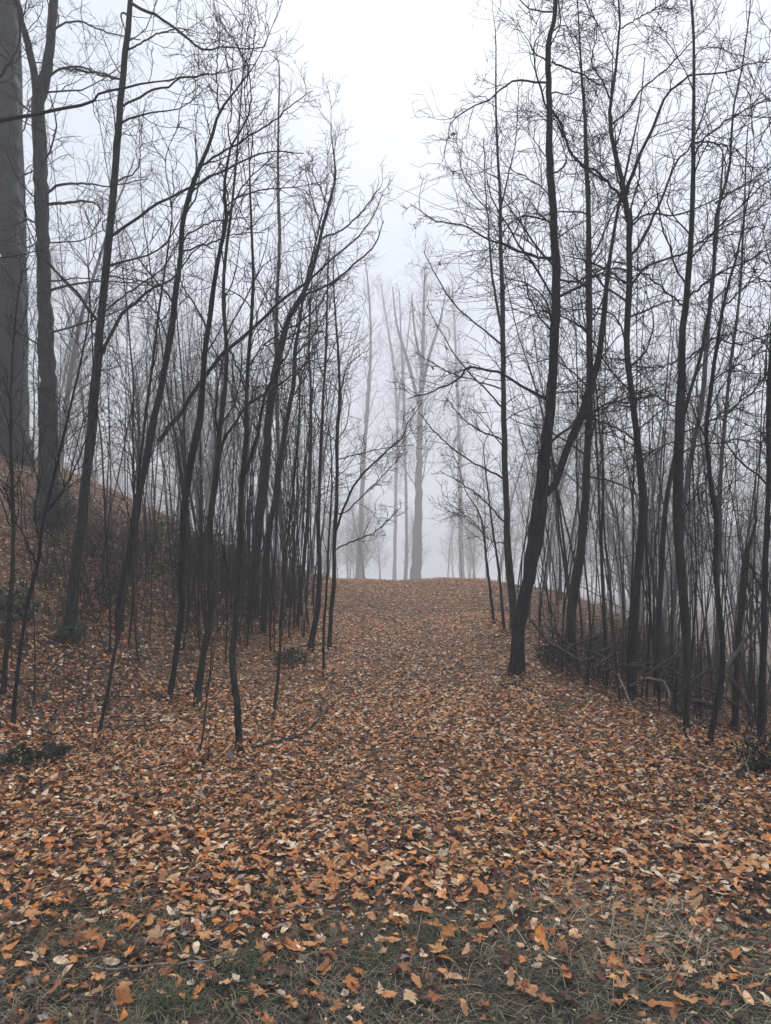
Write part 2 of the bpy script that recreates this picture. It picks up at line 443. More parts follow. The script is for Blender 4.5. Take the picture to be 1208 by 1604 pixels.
traced_tree('dark limb reaching in over the bank from a tree standing left of the forked one',
    [(-110, 1010, 20), (-105, 800, 18), (-100, 500, 16), (-92, 250, 14), (-80, 0, 11)],
    limbs=[[(-90, 225, 9), (-40, 198, 8), (0, 188, 7), (45, 181, 6), (90, 170, 5.5), (138, 163, 5), (150, 155, 4.5), (158, 145, 4.2), (195, 138, 4), (235, 130, 3), (290, 121, 2), (330, 118, 1.5)],
           [(-85, 150, 5), (-30, 140, 4.5), (0, 118, 4), (25, 85, 3), (33, 40, 2.5), (45, -10, 1.8)]],
    mat='dark', seed=4, top=4, crown=dict(n1=14, t0=0.3, len1=(0.8, 1.8), **FLAT))
traced_tree('tall straight dark tree on the bank, ferns at its foot, long limbs towards the path',
    [(110, 985, 19), (118, 900, 18), (130, 800, 17), (142, 690, 16), (152, 570, 14), (165, 430, 13), (178, 300, 12), (190, 150, 11), (205, 0, 9)],
    limbs=[[(172, 372, 5.5), (225, 334, 5), (265, 310, 4.6), (318, 283, 4.2), (339, 273, 4), (393, 246, 3), (421, 239, 2.4), (477, 239, 1.6)],
           [(162, 554, 6), (180, 511, 6), (201, 482, 5), (238, 453, 4.2), (273, 434, 3.6), (294, 405, 2.6), (330, 370, 1.8)],
           [(166, 488, 3), (185, 470, 3), (230, 440, 2.6), (265, 405, 2), (290, 360, 1.4)],
           [(190, 168, 4), (225, 148, 4), (260, 135, 3.5), (290, 122, 2.8), (345, 115, 1.8), (400, 100, 1.2)],
           [(202, 3, 6), (215, 10, 5.5), (250, 27, 5), (280, 50, 4.4), (322, 78, 3.6), (350, 74, 2.4), (410, 75, 1.8), (421, 58, 1.3)],
           [(190, 125, 3.6), (160, 118, 3.2), (130, 112, 3), (95, 106, 2)],
           [(200, 78, 3.5), (225, 65, 3), (262, 48, 2.5), (300, 45, 1.8)],
           [(160, 432, 3), (190, 435, 2.6), (225, 442, 2.2), (260, 440, 1.4)],
           [(182, 285, 2.8), (215, 265, 2.4), (222, 215, 2), (218, 180, 1.4)]],
    mat='olive', seed=5, top=4, crown=dict(n1=16, t0=0.3, len1=(0.7, 1.8), ang=(0.6, 1.2), up=0.04))
traced_tree('long leaning tree on the bank with a straight limb slanting far over the path',
    [(185, 992, 13), (190, 939, 13), (203, 870, 13), (214, 790, 13), (228, 728, 13), (239, 665, 13), (254, 599, 12), (268, 519, 11), (276, 453, 10), (284, 395, 9), (287, 342, 8.5), (300, 297, 8), (314, 260, 7), (331, 218, 6), (340, 184, 5), (347, 170, 4.5), (375, 134, 3), (400, 100, 2), (418, 62, 1.4)],
    limbs=[[(314, 260, 4), (336, 246, 4), (362, 231, 3.6), (407, 204, 3), (435, 184, 2.5), (454, 166, 2), (491, 142, 1.3)],
           [(285, 395, 3.5), (300, 389, 3.4), (336, 379, 2.8), (367, 366, 2), (415, 363, 1.3)],
           [(250, 692, 8), (265, 670, 8), (281, 652, 7.5), (317, 593, 7), (356, 548, 6.5), (404, 508, 5.5), (438, 471, 5), (477, 446, 4.4), (514, 410, 3.6), (553, 379, 2.8), (578, 350, 2.2), (601, 300, 1.4)],
           [(342, 172, 3), (340, 142, 2.6), (340, 100, 2), (346, 30, 1.4)],
           [(283, 390, 3), (290, 372, 3), (330, 348, 2.5), (350, 345, 2), (390, 340, 1.6)]],
    mat='dark', seed=6, crown=dict(n1=16, t0=0.4, len1=(0.5, 1.5), **ASC), limb_twigs=dict(n1=9, len1=(0.3, 0.8), up=0.1))
traced_tree('thin crooked sapling rooted low on the bank below the leaning tree',
    [(152, 1163, 6.5), (164, 1108, 6.5), (175, 1045, 6), (184, 1000, 6), (196, 930, 6), (206, 860, 6), (214, 780, 5.5), (222, 700, 5), (235, 600, 5), (250, 480, 4), (262, 400, 3), (270, 330, 2)],
    mat='olive', seed=7, name='sapling', cat='sapling', crown=dict(n1=16, t0=0.3, len1=(0.4, 1.1), per3=2, **ASC))
traced_tree('thin dark sapling with a kink, first on the low slope beside the cut green bough',
    [(20, 1142, 8), (27, 1060, 7), (35, 1000, 7), (45, 940, 7), (60, 880, 7), (68, 815, 6), (84, 750, 5), (105, 660, 4), (128, 560, 3), (140, 480, 2)],
    limbs=[[(58, 885, 4), (40, 850, 3), (20, 800, 2.5), (5, 760, 2)], [(70, 805, 3.5), (105, 760, 3), (135, 690, 2.4), (150, 640, 1.6)]],
    mat='dark', seed=8, name='sapling', cat='sapling', crown=dict(n1=14, t0=0.35, len1=(0.4, 1.0), per3=2, **ASC))
traced_tree('mossy thin sapling growing up past the fern clump on the slope',
    [(4, 1090, 9), (12, 1000, 9), (20, 900, 8), (21, 800, 7), (17, 690, 6), (20, 560, 4), (30, 450, 2.5)],
    mat='olive', seed=9, name='sapling', cat='sapling', crown=dict(n1=14, t0=0.35, len1=(0.4, 1.0), per3=2, **ASC))
traced_tree('wavy dark tree on the bank forking into two fine stems near its top',
    [(266, 1095, 10), (275, 1032, 11), (283, 965, 12), (286, 880, 12), (288, 795, 12), (297, 739, 12), (305, 691, 11.5), (314, 649, 11), (318, 598, 10), (322, 542, 9), (328, 505, 8.5), (336, 438, 8), (343, 404, 7.5), (353, 353, 7), (355, 331, 6.5), (351, 297, 5.5), (359, 241, 4.5), (363, 227, 4), (388, 184, 3), (394, 139, 2.4), (387, 105, 2), (400, 60, 1.3)],
    limbs=[[(362, 229, 3), (357, 196, 2.6), (363, 182, 2.4), (362, 128, 2), (366, 70, 1.3)],
           [(356, 322, 3), (380, 305, 2.6), (420, 297, 2.2), (470, 292, 1.6), (510, 283, 1.2)],
           [(354, 345, 3), (375, 300, 2.5), (400, 270, 2), (430, 245, 1.4)]],
    mat='dark', seed=10, crown=dict(n1=14, t0=0.4, len1=(0.5, 1.3), **ASC))
traced_tree('slim dark stem twinned with the wavy tree, foot nearer the leafy path edge',
    [(308, 1108, 12), (317, 1040, 12), (329, 978, 12), (331, 900, 12), (330, 810, 12), (339, 739, 11), (343, 683, 10), (352, 613, 9), (355, 542, 7.5), (350, 470, 6.5), (354, 400, 5.5), (366, 300, 4), (375, 190, 2.6), (381, 100, 1.6)],
    limbs=[[(340, 735, 5), (352, 690, 5), (385, 640, 4.5), (421, 613, 4), (449, 596, 3), (480, 570, 2), (510, 560, 1.4)],
           [(356, 540, 4), (372, 575, 3), (385, 600, 2.4)]],
    mat='olive', seed=11, crown=dict(n1=14, t0=0.35, len1=(0.5, 1.3), **ASC))
traced_tree('slender upright sapling standing clear of the thicket at the path edge, bare foot',
    [(376, 1178, 11), (371, 1099, 11), (364, 1034, 11), (369, 981, 11), (374, 900, 11), (377, 810, 11), (379, 753, 10), (386, 683, 9), (387, 598, 7.5), (393, 520, 6.5), (397, 438, 5.5), (395, 381, 4.6), (392, 303, 3.4), (390, 235, 1.8)],
    limbs=[[(381, 748, 7), (393, 714, 7), (407, 669, 6), (412, 627, 5), (430, 590, 4), (455, 540, 3), (470, 480, 2)],
           [(389, 575, 3), (410, 545, 2.6), (437, 537, 2), (470, 520, 1.4)]],
    mat='olive', seed=12, name='sapling', cat='sapling', crown=dict(n1=16, t0=0.45, len1=(0.5, 1.2), **ASC))
traced_tree('dark tree with long curved limbs bending out over the path from the thicket',
    [(398, 965, 17), (400, 900, 17), (402, 852, 16), (412, 767, 15), (418, 703, 14), (424, 627, 13), (432, 579, 12.5), (443, 534, 12), (454, 494, 10), (474, 463, 8.5), (488, 426, 7.5), (497, 395, 6.8), (505, 359, 6), (514, 325, 5.2), (522, 296, 4.4), (526, 274, 3.8), (522, 235, 2.6), (518, 205, 1.6)],
    limbs=[[(477, 463, 4.5), (519, 443, 4), (550, 418, 3.4), (584, 387, 2.6), (595, 362, 2.2), (602, 345, 1.5)],
           [(505, 373, 3.6), (542, 356, 3), (575, 322, 2.4), (598, 290, 1.5)],
           [(503, 365, 3), (499, 342, 2.6), (483, 291, 2), (477, 250, 1.3)],
           [(450, 515, 4), (470, 505, 3.5), (500, 478, 3), (516, 450, 2.6), (546, 428, 1.8)],
           [(520, 300, 2.8), (513, 320, 2.6), (495, 280, 2), (480, 262, 1.4)],
           [(447, 520, 4), (434, 500, 3), (420, 470, 2.4), (400, 430, 1.6)]],
    mat='dark', seed=13, crown=dict(n1=16, t0=0.45, len1=(0.4, 1.2), **ASC), limb_twigs=dict(n1=9, len1=(0.3, 0.8), up=0.1))
traced_tree('slim dark tree leaning alongside the one with curved limbs',
    [(412, 990, 10), (416, 900, 10), (421, 838, 10), (432, 781, 9.5), (440, 711, 9), (449, 663, 9), (460, 598, 8), (461, 556, 7), (468, 514, 6), (478, 450, 4.6), (492, 390, 3.2), (506, 330, 2), (512, 290, 1.4)],
    limbs=[[(463, 557, 4), (478, 540, 3.5), (494, 522, 3), (508, 495, 2.4), (530, 460, 1.6)]],
    mat='dark', seed=14, crown=dict(n1=16, t0=0.4, len1=(0.4, 1.1), **ASC))
traced_tree('pale straight pole-like tree in the mist behind the curved-limb tree',
    [(446, 905, 7.5), (440, 800, 7), (434, 650, 6.6), (433, 540, 6.4), (434, 466, 6), (438, 381, 5.6), (436, 297, 4.8), (436, 198, 3.6), (438, 110, 2)],
    depth=19, mat='grey', seed=15, crown=dict(n1=22, t0=0.4, len1=(0.8, 1.9), **ASC))
traced_tree('thin straight sapling inside the thicket, left neighbour of the tight pair by the path',
    [(466, 985, 6), (474, 900, 6), (481, 820, 6), (484, 767, 5.6), (487, 697, 5.2), (487, 613, 4.6), (484, 556, 4), (486, 480, 3), (490, 410, 1.8)],
    mat='dark', seed=16, name='sapling', cat='sapling', crown=dict(n1=16, t0=0.4, len1=(0.5, 1.2), **ASC))
traced_tree('dark tapering sapling leaning outward at the thicket corner, thick foot',
    [(485, 1022, 9.5), (491, 990, 9.5), (497, 958, 9), (501, 902, 8), (499, 820, 6.5), (501, 740, 5.6), (504, 669, 5), (507, 613, 4.6), (511, 540, 4), (513, 460, 3), (516, 380, 1.6)],
    mat='dark', seed=17, name='sapling', cat='sapling', crown=dict(n1=18, t0=0.4, len1=(0.5, 1.2), **ASC))
traced_tree('last sapling of the left thicket, at the path edge, low branches arching over the path',
    [(516, 1018, 8), (519, 958, 8), (523, 916, 8), (524, 852, 7.4), (528, 767, 6.6), (528, 683, 5.8), (532, 627, 5), (530, 560, 4), (526, 500, 3.2), (522, 420, 2)],
    limbs=[[(525, 835, 5), (542, 787, 4.4), (559, 753, 4), (590, 720, 3.4), (628, 688, 2.8), (640, 662, 2.2), (661, 632, 1.5)],
           [(525, 862, 3), (548, 850, 2.8), (580, 838, 2.4), (602, 820, 2), (628, 795, 1.3)],
           [(527, 805, 3), (545, 800, 2.6), (575, 770, 2.2), (603, 742, 1.6), (630, 712, 1.1)],
           [(529, 720, 2.6), (560, 712, 2.2), (600, 702, 1.6), (640, 697, 1.1)],
           [(532, 640, 3), (537, 600, 2.6), (545, 572, 2), (565, 555, 1.4)]],
    mat='dark', seed=18, name='sapling', cat='sapling', crown=dict(n1=14, t0=0.35, len1=(0.5, 1.2), ang=(0.5, 1.0), up=0.07),
    limb_twigs=dict(n1=9, len1=(0.25, 0.7)))
traced_tree('whip-thin stem in front of the thicket corner, foot on the open path',
    [(507, 1057, 4.5), (507, 987, 4.5), (511, 930, 4), (515, 850, 3.5), (520, 760, 3), (518, 690, 2)],
    mat='dark', seed=19, name='sapling', cat='sapling', crown=dict(n1=10, t0=0.4, len1=(0.3, 0.8), per3=2, **ASC))
traced_tree('thin sapling with a muddy swollen foot between the clear upright sapling and the path',
    [(428, 1122, 8), (433, 1085, 6), (438, 1029, 5), (440, 987, 5), (447, 880, 4.5), (460, 760, 4), (468, 660, 3), (472, 590, 2)],
    mat='olive', seed=20, name='sapling', cat='sapling', crown=dict(n1=12, t0=0.4, len1=(0.4, 1.0), per3=2, **ASC))
traced_tree('knee-high dead-looking shoot in the leaves below the clear upright sapling',
    [(312, 1188, 4), (318, 1150, 3.6), (322, 1110, 3), (330, 1050, 2.4), (334, 1000, 1.6)],
    mat='brown', seed=21, name='sapling', cat='sapling', crown=dict(n1=7, t0=0.3, len1=(0.15, 0.35), per2=3, per3=0, **ASC))

# ------------------------------------------------------------------ trees traced stem by stem, right of the path
DROOP = dict(ang=(0.7, 1.25), up=-0.015)
traced_tree('thickest black trunk, narrow at its foot, with a second stem splitting off',
    [(809, 1058, 23), (812, 1000, 19), (819, 945, 19), (831, 892, 22), (842, 823, 24), (848, 760, 23), (855, 700, 20), (862, 640, 17), (867, 570, 16), (870, 500, 16), (871, 430, 14), (868, 360, 12.5), (864, 300, 12), (861, 240, 11), (861, 160, 9.5), (858, 100, 9), (862, 50, 8.5), (870, 0, 8)],
    stems=[[(855, 775, 14), (870, 758, 14), (880, 728, 14), (891, 696, 14), (912, 649, 14), (923, 609, 13), (936, 570, 11), (945, 500, 9), (952, 430, 7), (966, 340, 5), (985, 250, 4), (1002, 170, 2.6), (1010, 90, 1.5)]],
    limbs=[[(860, 628, 6), (808, 599, 5), (784, 583, 4.6), (760, 580, 4.4), (734, 575, 4), (718, 594, 3.4), (682, 612, 2.8), (640, 624, 1.8)],
           [(862, 130, 4), (840, 128, 3.8), (810, 126, 3.4), (785, 140, 3), (768, 154, 2.8), (735, 172, 2.4), (708, 192, 2), (696, 240, 1.2)],
           [(870, 405, 5), (840, 402, 5), (800, 388, 4), (768, 376, 3.4), (720, 352, 2.6), (679, 345, 2), (642, 318, 1.3)],
           [(868, 350, 3.6), (830, 338, 3), (805, 345, 2.6), (785, 370, 2), (755, 420, 1.4)],
           [(862, 170, 4), (880, 195, 4), (892, 232, 4), (910, 258, 4), (925, 268, 3.6), (950, 285, 2.6)],
           [(872, 440, 4), (905, 440, 3.4), (940, 430, 3), (980, 440, 2)],
           [(864, 97, 3.6), (890, 108, 3.2), (918, 120, 2.8), (940, 135, 2)],
           [(866, 520, 3.4), (840, 490, 3), (828, 460, 2.6), (820, 420, 1.6)]],
    mat='dark', seed=30, top=4, crown=dict(n1=44, t0=0.2, len1=(0.6, 1.8), per2=8, per3=5, ang=(0.6, 1.2), up=0.0), k=22, ridge=0.06, nseg=90, limb_twigs=dict(n1=12, len1=(0.4, 1.0), up=-0.02))
r2 = traced_tree('straight olive-grey tree by the path with long low twigs and withered leaves',
    [(806, 988, 13), (803, 940, 13), (796, 866, 12.5), (794, 806, 12), (790, 714, 11), (789, 609, 9.5), (788, 531, 8.6), (787, 452, 7.6), (785, 404, 7), (784, 314, 5.4), (780, 249, 4.4), (777, 170, 3.4), (777, 92, 2.4), (776, 45, 1.6)],
    limbs=[[(786, 516, 5), (782, 500, 5), (775, 452, 4.4), (768, 400, 3.8), (765, 340, 3), (762, 322, 2.8), (759, 262, 2), (757, 215, 1.3)],
           [(763, 328, 2.6), (744, 306, 2.2), (727, 275, 1.8), (717, 235, 1.4), (714, 195, 1)],
           [(788, 542, 3.6), (753, 513, 3), (711, 476, 2.6), (682, 429, 2), (663, 396, 1.3)],
           [(788, 640, 3.4), (760, 608, 3), (729, 578, 2.6), (700, 536, 2), (668, 478, 1.3)],
           [(788, 610, 3), (750, 598, 2.6), (711, 586, 2.2), (680, 570, 1.8), (650, 553, 1.2)],
           [(791, 752, 4), (775, 742, 3.8), (737, 722, 3), (687, 683, 2.6), (656, 646, 1.6)],
           [(789, 690, 3.4), (776, 684, 3.2), (753, 675, 2.8), (726, 656, 2.2), (696, 621, 1.3)],
           [(793, 822, 3), (765, 790, 2.6), (735, 765, 2.2), (690, 738, 1.4)],
           [(786, 320, 3.2), (796, 280, 2.8), (805, 235, 2.2), (812, 170, 1.6), (812, 120, 1.2)],
           [(786, 400, 3), (800, 372, 2.6), (820, 340, 2.2), (836, 300, 1.6)],
           [(794, 850, 2.6), (770, 848, 2.2), (735, 815, 1.8), (700, 800, 1.2)]],
    mat='olive', seed=31, crown=dict(n1=22, t0=0.2, len1=(0.5, 1.3), ang=(0.6, 1.1), up=0.04), limb_twigs=dict(n1=8, len1=(0.25, 0.7), up=0.0))
traced_tree('upright tree with flaking brown patches behind the black trunk',
    [(892, 1068, 15), (894, 995, 16), (899, 931, 17), (906, 888, 17), (912, 845, 16), (916, 791, 15), (920, 714, 13), (923, 635, 12), (924, 531, 11), (923, 452, 10.5), (923, 400, 10), (921, 300, 8), (917, 200, 6), (910, 100, 4), (906, 20, 2.4)],
    limbs=[[(922, 410, 4), (940, 380, 3.6), (962, 330, 3), (985, 300, 2)],
           [(924, 520, 4), (900, 505, 3.4), (885, 498, 3), (860, 485, 2)],
           [(918, 745, 4), (950, 752, 3.4), (985, 765, 2.8), (1005, 778, 2)]],
    depth=9.4, mat='brown', seed=32, top=2, crown=dict(n1=40, t0=0.2, len1=(0.5, 1.6), per2=8, per3=5, **DROOP))
traced_tree('dark bending trunk beyond the brush pile, forking twice high up',
    [(990, 1092, 13), (992, 1010, 13.5), (996, 935, 14), (1002, 870, 14), (1009, 806, 14.5), (1007, 767, 14), (1002, 727, 13), (997, 675, 12), (988, 609, 11), (982, 557, 10.6), (982, 505, 10.4), (985, 452, 11), (986, 400, 11), (985, 340, 10), (979, 309, 9.5), (965, 241, 7.5), (956, 196, 6.4), (956, 162, 5.6), (963, 126, 4.8), (968, 73, 4), (972, 40, 3.4), (969, 0, 2.8)],
    limbs=[[(982, 305, 7), (986, 288, 7), (1002, 244, 6), (1026, 194, 5.4), (1041, 152, 4.6), (1070, 126, 4), (1094, 115, 3.4), (1144, 113, 2.8), (1165, 101, 2.4), (1205, 99, 1.6)],
           [(984, 325, 5), (958, 291, 4.6), (929, 265, 4), (918, 262, 3.8), (900, 246, 3.4), (885, 215, 2.6), (872, 178, 1.6)],
           [(957, 196, 4), (981, 175, 3.6), (1007, 139, 3.2), (1047, 105, 2.8), (1081, 68, 2.2), (1110, 39, 1.8), (1130, 3, 1.2)],
           [(987, 355, 4), (1003, 340, 3.6), (1028, 334, 3.2), (1050, 339, 3), (1080, 331, 2.8), (1130, 308, 2.2), (1190, 280, 1.4)],
           [(990, 445, 5), (1008, 420, 4.6), (1040, 407, 4), (1075, 395, 3.4), (1110, 370, 2.8), (1205, 318, 1.6)],
           [(988, 400, 5), (1000, 388, 4.8), (1015, 359, 4.6), (1028, 330, 4.4), (1044, 293, 4), (1062, 251, 3.6), (1083, 228, 3), (1110, 150, 2), (1135, 60, 1.4)],
           [(972, 45, 2.6), (990, 35, 2.4), (1015, 20, 2), (1040, 5, 1.4)],
           [(958, 160, 3), (940, 120, 2.6), (926, 98, 2.4), (935, 45, 2), (915, 0, 1.4)],
           [(984, 445, 4), (960, 428, 3.6), (935, 415, 3.2), (905, 405, 2.4), (880, 400, 1.6)],
           [(996, 690, 4), (970, 672, 3.4), (940, 660, 3), (905, 645, 2)]],
    depth=8.0, mat='dark', seed=33, top=3, crown=dict(n1=40, t0=0.25, len1=(0.5, 1.5), per2=8, per3=5, ang=(0.6, 1.2), up=0.0),
    limb_twigs=dict(n1=12, len1=(0.35, 0.9), up=-0.03, per3=3))
traced_tree('straight smooth dark tree near the path edge with wide limbs spreading away from the path',
    [(1076, 1150, 12), (1076, 1080, 12), (1076, 1035, 13), (1074, 960, 15), (1068, 900, 16), (1063, 819, 16.5), (1061, 740, 16.5), (1064, 662, 15), (1068, 583, 13), (1069, 518, 11.5), (1075, 465, 10.5), (1079, 413, 9.5), (1083, 367, 8.5), (1086, 288, 7.5), (1086, 223, 6.8), (1087, 157, 6), (1087, 79, 5), (1083, 0, 4.2)],
    limbs=[[(1075, 468, 4.6), (1090, 456, 4.4), (1117, 434, 3.8), (1151, 418, 3), (1205, 392, 1.8)],
           [(1073, 482, 3.6), (1047, 460, 3), (1023, 439, 2.6), (1000, 422, 1.8)],
           [(1068, 568, 3.6), (1095, 548, 3.4), (1123, 531, 3), (1160, 540, 2.4), (1205, 522, 1.6)],
           [(1066, 682, 3.6), (1100, 665, 3.2), (1140, 648, 2.6), (1170, 615, 2), (1205, 585, 1.4)],
           [(1064, 708, 3.6), (1104, 696, 3), (1157, 689, 2.4), (1205, 694, 1.6)],
           [(1087, 245, 4), (1105, 215, 3.6), (1150, 182, 3), (1205, 152, 2)],
           [(1087, 225, 3.4), (1110, 222, 3), (1140, 232, 2.4), (1150, 260, 1.6)],
           [(1066, 640, 3), (1040, 628, 2.6), (1010, 610, 2)],
           [(1064, 690, 3), (1035, 700, 2.6), (1012, 712, 2)],
           [(1067, 560, 3.6), (1045, 572, 3), (1015, 575, 2.4), (985, 575, 1.6)]],
    mat='olive', seed=34, top=3, lean=-0.15, crown=dict(n1=18, t0=0.3, len1=(0.5, 1.4), ang=(0.6, 1.1), up=0.03),
    limb_twigs=dict(n1=10, len1=(0.3, 0.9), up=0.0))
traced_tree('slim snaking black stem beside the straight smooth tree, curving like an S',
    [(1110, 1170, 10), (1118, 1125, 10), (1131, 1060, 10), (1131, 997, 9.5), (1124, 935, 9), (1121, 885, 8.6), (1123, 819, 8.4), (1117, 780, 8), (1110, 727, 7.4), (1107, 675, 7), (1112, 623, 6.8), (1117, 583, 6.4), (1125, 531, 6), (1133, 479, 5), (1144, 434, 4.2), (1153, 405, 3.6), (1162, 361, 3), (1175, 290, 2), (1182, 230, 1.3)],
    limbs=[[(1112, 740, 3), (1100, 760, 3), (1080, 790, 2.6), (1068, 812, 2)],
           [(1115, 600, 3), (1140, 580, 2.6), (1175, 560, 2), (1205, 545, 1.3)],
           [(1133, 479, 3), (1160, 455, 2.4), (1190, 420, 1.6)],
           [(1110, 660, 2.8), (1145, 640, 2.4), (1190, 605, 1.6)]],
    mat='dark', seed=35, crown=dict(n1=18, t0=0.3, len1=(0.4, 1.1), **ASC))
traced_tree('slim tree curving out behind the straight smooth trunk and rising past it into the sky',
    [(1028, 1048, 9), (1033, 950, 9), (1038, 860, 9), (1041, 819, 8.6), (1046, 770, 8), (1056, 720, 7.4), (1075, 636, 6.8), (1094, 570, 6.4), (1107, 513, 6), (1117, 430, 5.4), (1122, 340, 5), (1141, 270, 4.4), (1146, 210, 4), (1151, 157, 3.4), (1162, 110, 2.8), (1170, 52, 2.2), (1176, 0, 1.8)],
    limbs=[[(1121, 320, 4), (1135, 308, 3.6), (1165, 290, 3), (1205, 265, 2)], [(1098, 380, 3), (1120, 375, 2.6), (1150, 365, 2), (1200, 350, 1.4)]],
    depth=8.6, mat='dark', seed=36, top=1.5, crown=dict(n1=20, t0=0.35, len1=(0.5, 1.4), **ASC))
traced_tree('broken-off snag with a splintered fork, stooping among the right-hand brush',
    [(1150, 1095, 11), (1156, 1010, 11), (1161, 960, 11), (1169, 880, 11), (1172, 862, 8), (1180, 835, 5), (1186, 808, 2.6)],
    limbs=[[(1170, 872, 6), (1185, 905, 5), (1200, 935, 4)], [(1166, 905, 4), (1180, 930, 3), (1190, 960, 2)]],
    depth=6.6, mat='brown', seed=37, name='broken_snag', cat='dead tree', crown=dict(n1=6, t0=0.4, len1=(0.2, 0.5), per2=3, per3=0, **ASC))
traced_tree('dark trunk at the far end of the right-hand row, beside the snag',
    [(1192, 1165, 12), (1194, 1080, 11), (1197, 980, 11), (1199, 880, 10), (1204, 760, 9), (1204, 620, 8), (1212, 480, 7), (1214, 300, 5), (1222, 120, 3)],
    depth=6.2, mat='dark', seed=38, crown=dict(n1=18, t0=0.25, len1=(0.5, 1.3), **ASC))
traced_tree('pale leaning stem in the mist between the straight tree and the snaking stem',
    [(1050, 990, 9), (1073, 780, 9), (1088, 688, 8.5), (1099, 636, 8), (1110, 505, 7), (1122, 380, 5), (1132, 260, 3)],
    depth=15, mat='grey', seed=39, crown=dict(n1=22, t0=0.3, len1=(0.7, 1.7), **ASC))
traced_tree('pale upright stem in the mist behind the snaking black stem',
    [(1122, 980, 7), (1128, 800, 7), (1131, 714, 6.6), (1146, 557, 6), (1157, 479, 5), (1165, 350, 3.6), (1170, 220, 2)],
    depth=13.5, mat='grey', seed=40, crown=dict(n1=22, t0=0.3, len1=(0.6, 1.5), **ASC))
traced_tree('small dark sapling on the path edge, first below the olive-grey tree',
    [(774, 978, 5), (768, 925, 4.6), (762, 877, 4.2), (756, 823, 3.4), (748, 798, 2.6), (730, 770, 1.6)],
    limbs=[[(758, 835, 2), (735, 812, 1.8), (700, 785, 1.1)]],
    mat='dark', seed=41, name='sapling', cat='sapling', crown=dict(n1=12, t0=0.35, len1=(0.3, 0.8), per3=2, ang=(0.6, 1.1), up=0.05))
traced_tree('small dark sapling squeezed against the olive-grey tree',
    [(790, 990, 5), (785, 930, 4.6), (780, 880, 4.2), (771, 823, 3.4), (766, 780, 2.6), (758, 700, 1.6)],
    mat='dark', seed=42, name='sapling', cat='sapling', crown=dict(n1=12, t0=0.35, len1=(0.3, 0.8), per3=2, ang=(0.5, 1.0), up=0.05))

# ------------------------------------------------------------------ trees in the mist beyond the crest
MIST = dict(n1=54, t0=0.3, len1=(3.5, 8.0), ang=(0.4, 0.8), up=0.10, per2=7, per3=4, rmin=0.008)
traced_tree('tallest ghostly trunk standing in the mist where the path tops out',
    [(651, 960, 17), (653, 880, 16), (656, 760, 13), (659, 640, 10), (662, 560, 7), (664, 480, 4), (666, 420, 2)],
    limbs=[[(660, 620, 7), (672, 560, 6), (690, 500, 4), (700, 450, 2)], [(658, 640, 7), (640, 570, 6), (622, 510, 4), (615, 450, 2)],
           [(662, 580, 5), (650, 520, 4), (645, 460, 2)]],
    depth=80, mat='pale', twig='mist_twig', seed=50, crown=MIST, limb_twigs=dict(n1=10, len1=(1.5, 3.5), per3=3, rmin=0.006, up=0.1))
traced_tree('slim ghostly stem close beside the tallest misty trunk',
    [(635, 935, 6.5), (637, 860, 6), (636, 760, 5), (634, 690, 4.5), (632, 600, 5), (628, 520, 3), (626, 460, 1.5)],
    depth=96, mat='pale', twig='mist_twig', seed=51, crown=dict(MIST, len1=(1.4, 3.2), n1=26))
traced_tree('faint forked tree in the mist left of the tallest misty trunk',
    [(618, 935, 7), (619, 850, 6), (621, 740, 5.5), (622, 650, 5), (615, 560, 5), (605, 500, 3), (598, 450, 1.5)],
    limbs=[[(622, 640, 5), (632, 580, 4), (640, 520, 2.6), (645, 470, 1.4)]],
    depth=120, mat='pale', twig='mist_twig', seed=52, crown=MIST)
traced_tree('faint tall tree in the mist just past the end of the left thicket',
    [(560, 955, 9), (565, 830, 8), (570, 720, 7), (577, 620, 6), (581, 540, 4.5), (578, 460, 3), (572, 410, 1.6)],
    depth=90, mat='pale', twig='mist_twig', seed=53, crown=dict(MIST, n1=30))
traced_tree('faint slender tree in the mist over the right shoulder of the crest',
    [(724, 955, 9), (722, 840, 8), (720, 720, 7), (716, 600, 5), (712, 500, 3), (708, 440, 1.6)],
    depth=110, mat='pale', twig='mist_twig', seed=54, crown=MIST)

# ------------------------------------------------------------------ repeated kinds: saplings, bushes, far trees
def copy_tree(o, parent=None):
    c = o.copy(); COL.objects.link(c); c.parent = parent
    for ch in list(o.children): copy_tree(ch, c)
    return c

def proto(name, cat, H, r0, rg, mat, cr, sway=0.03, npts=26, nstem=1, spread=0.0, k=6, twig='twig'):
    root = link(name); root['category'] = cat
    lists = []
    for s in range(nstem):
        a = rg.random() * 6.28
        d = np.array([[math.cos(a) * spread, math.sin(a) * spread, 1.0]])
        P, R = grow(np.array([[0, 0, -0.15]]), d, np.array([H * rg.uniform(0.75, 1.05)]), np.array([r0 * rg.uniform(0.7, 1.1)]), npts, rg, sway, 0.03, 0.12)
        link('trunk' if cat == 'tree' else 'stem', trunk_mesh('stem', P[0], R[0], np.zeros(3), M[mat], rg, k, flare=True, lumps=0.05), root)
        lists += crown_paths(P[0], R[0], rg, **cr)
    link('crown', paths_mesh('crown', lists, np.zeros(3), M[twig]), root)
    return root

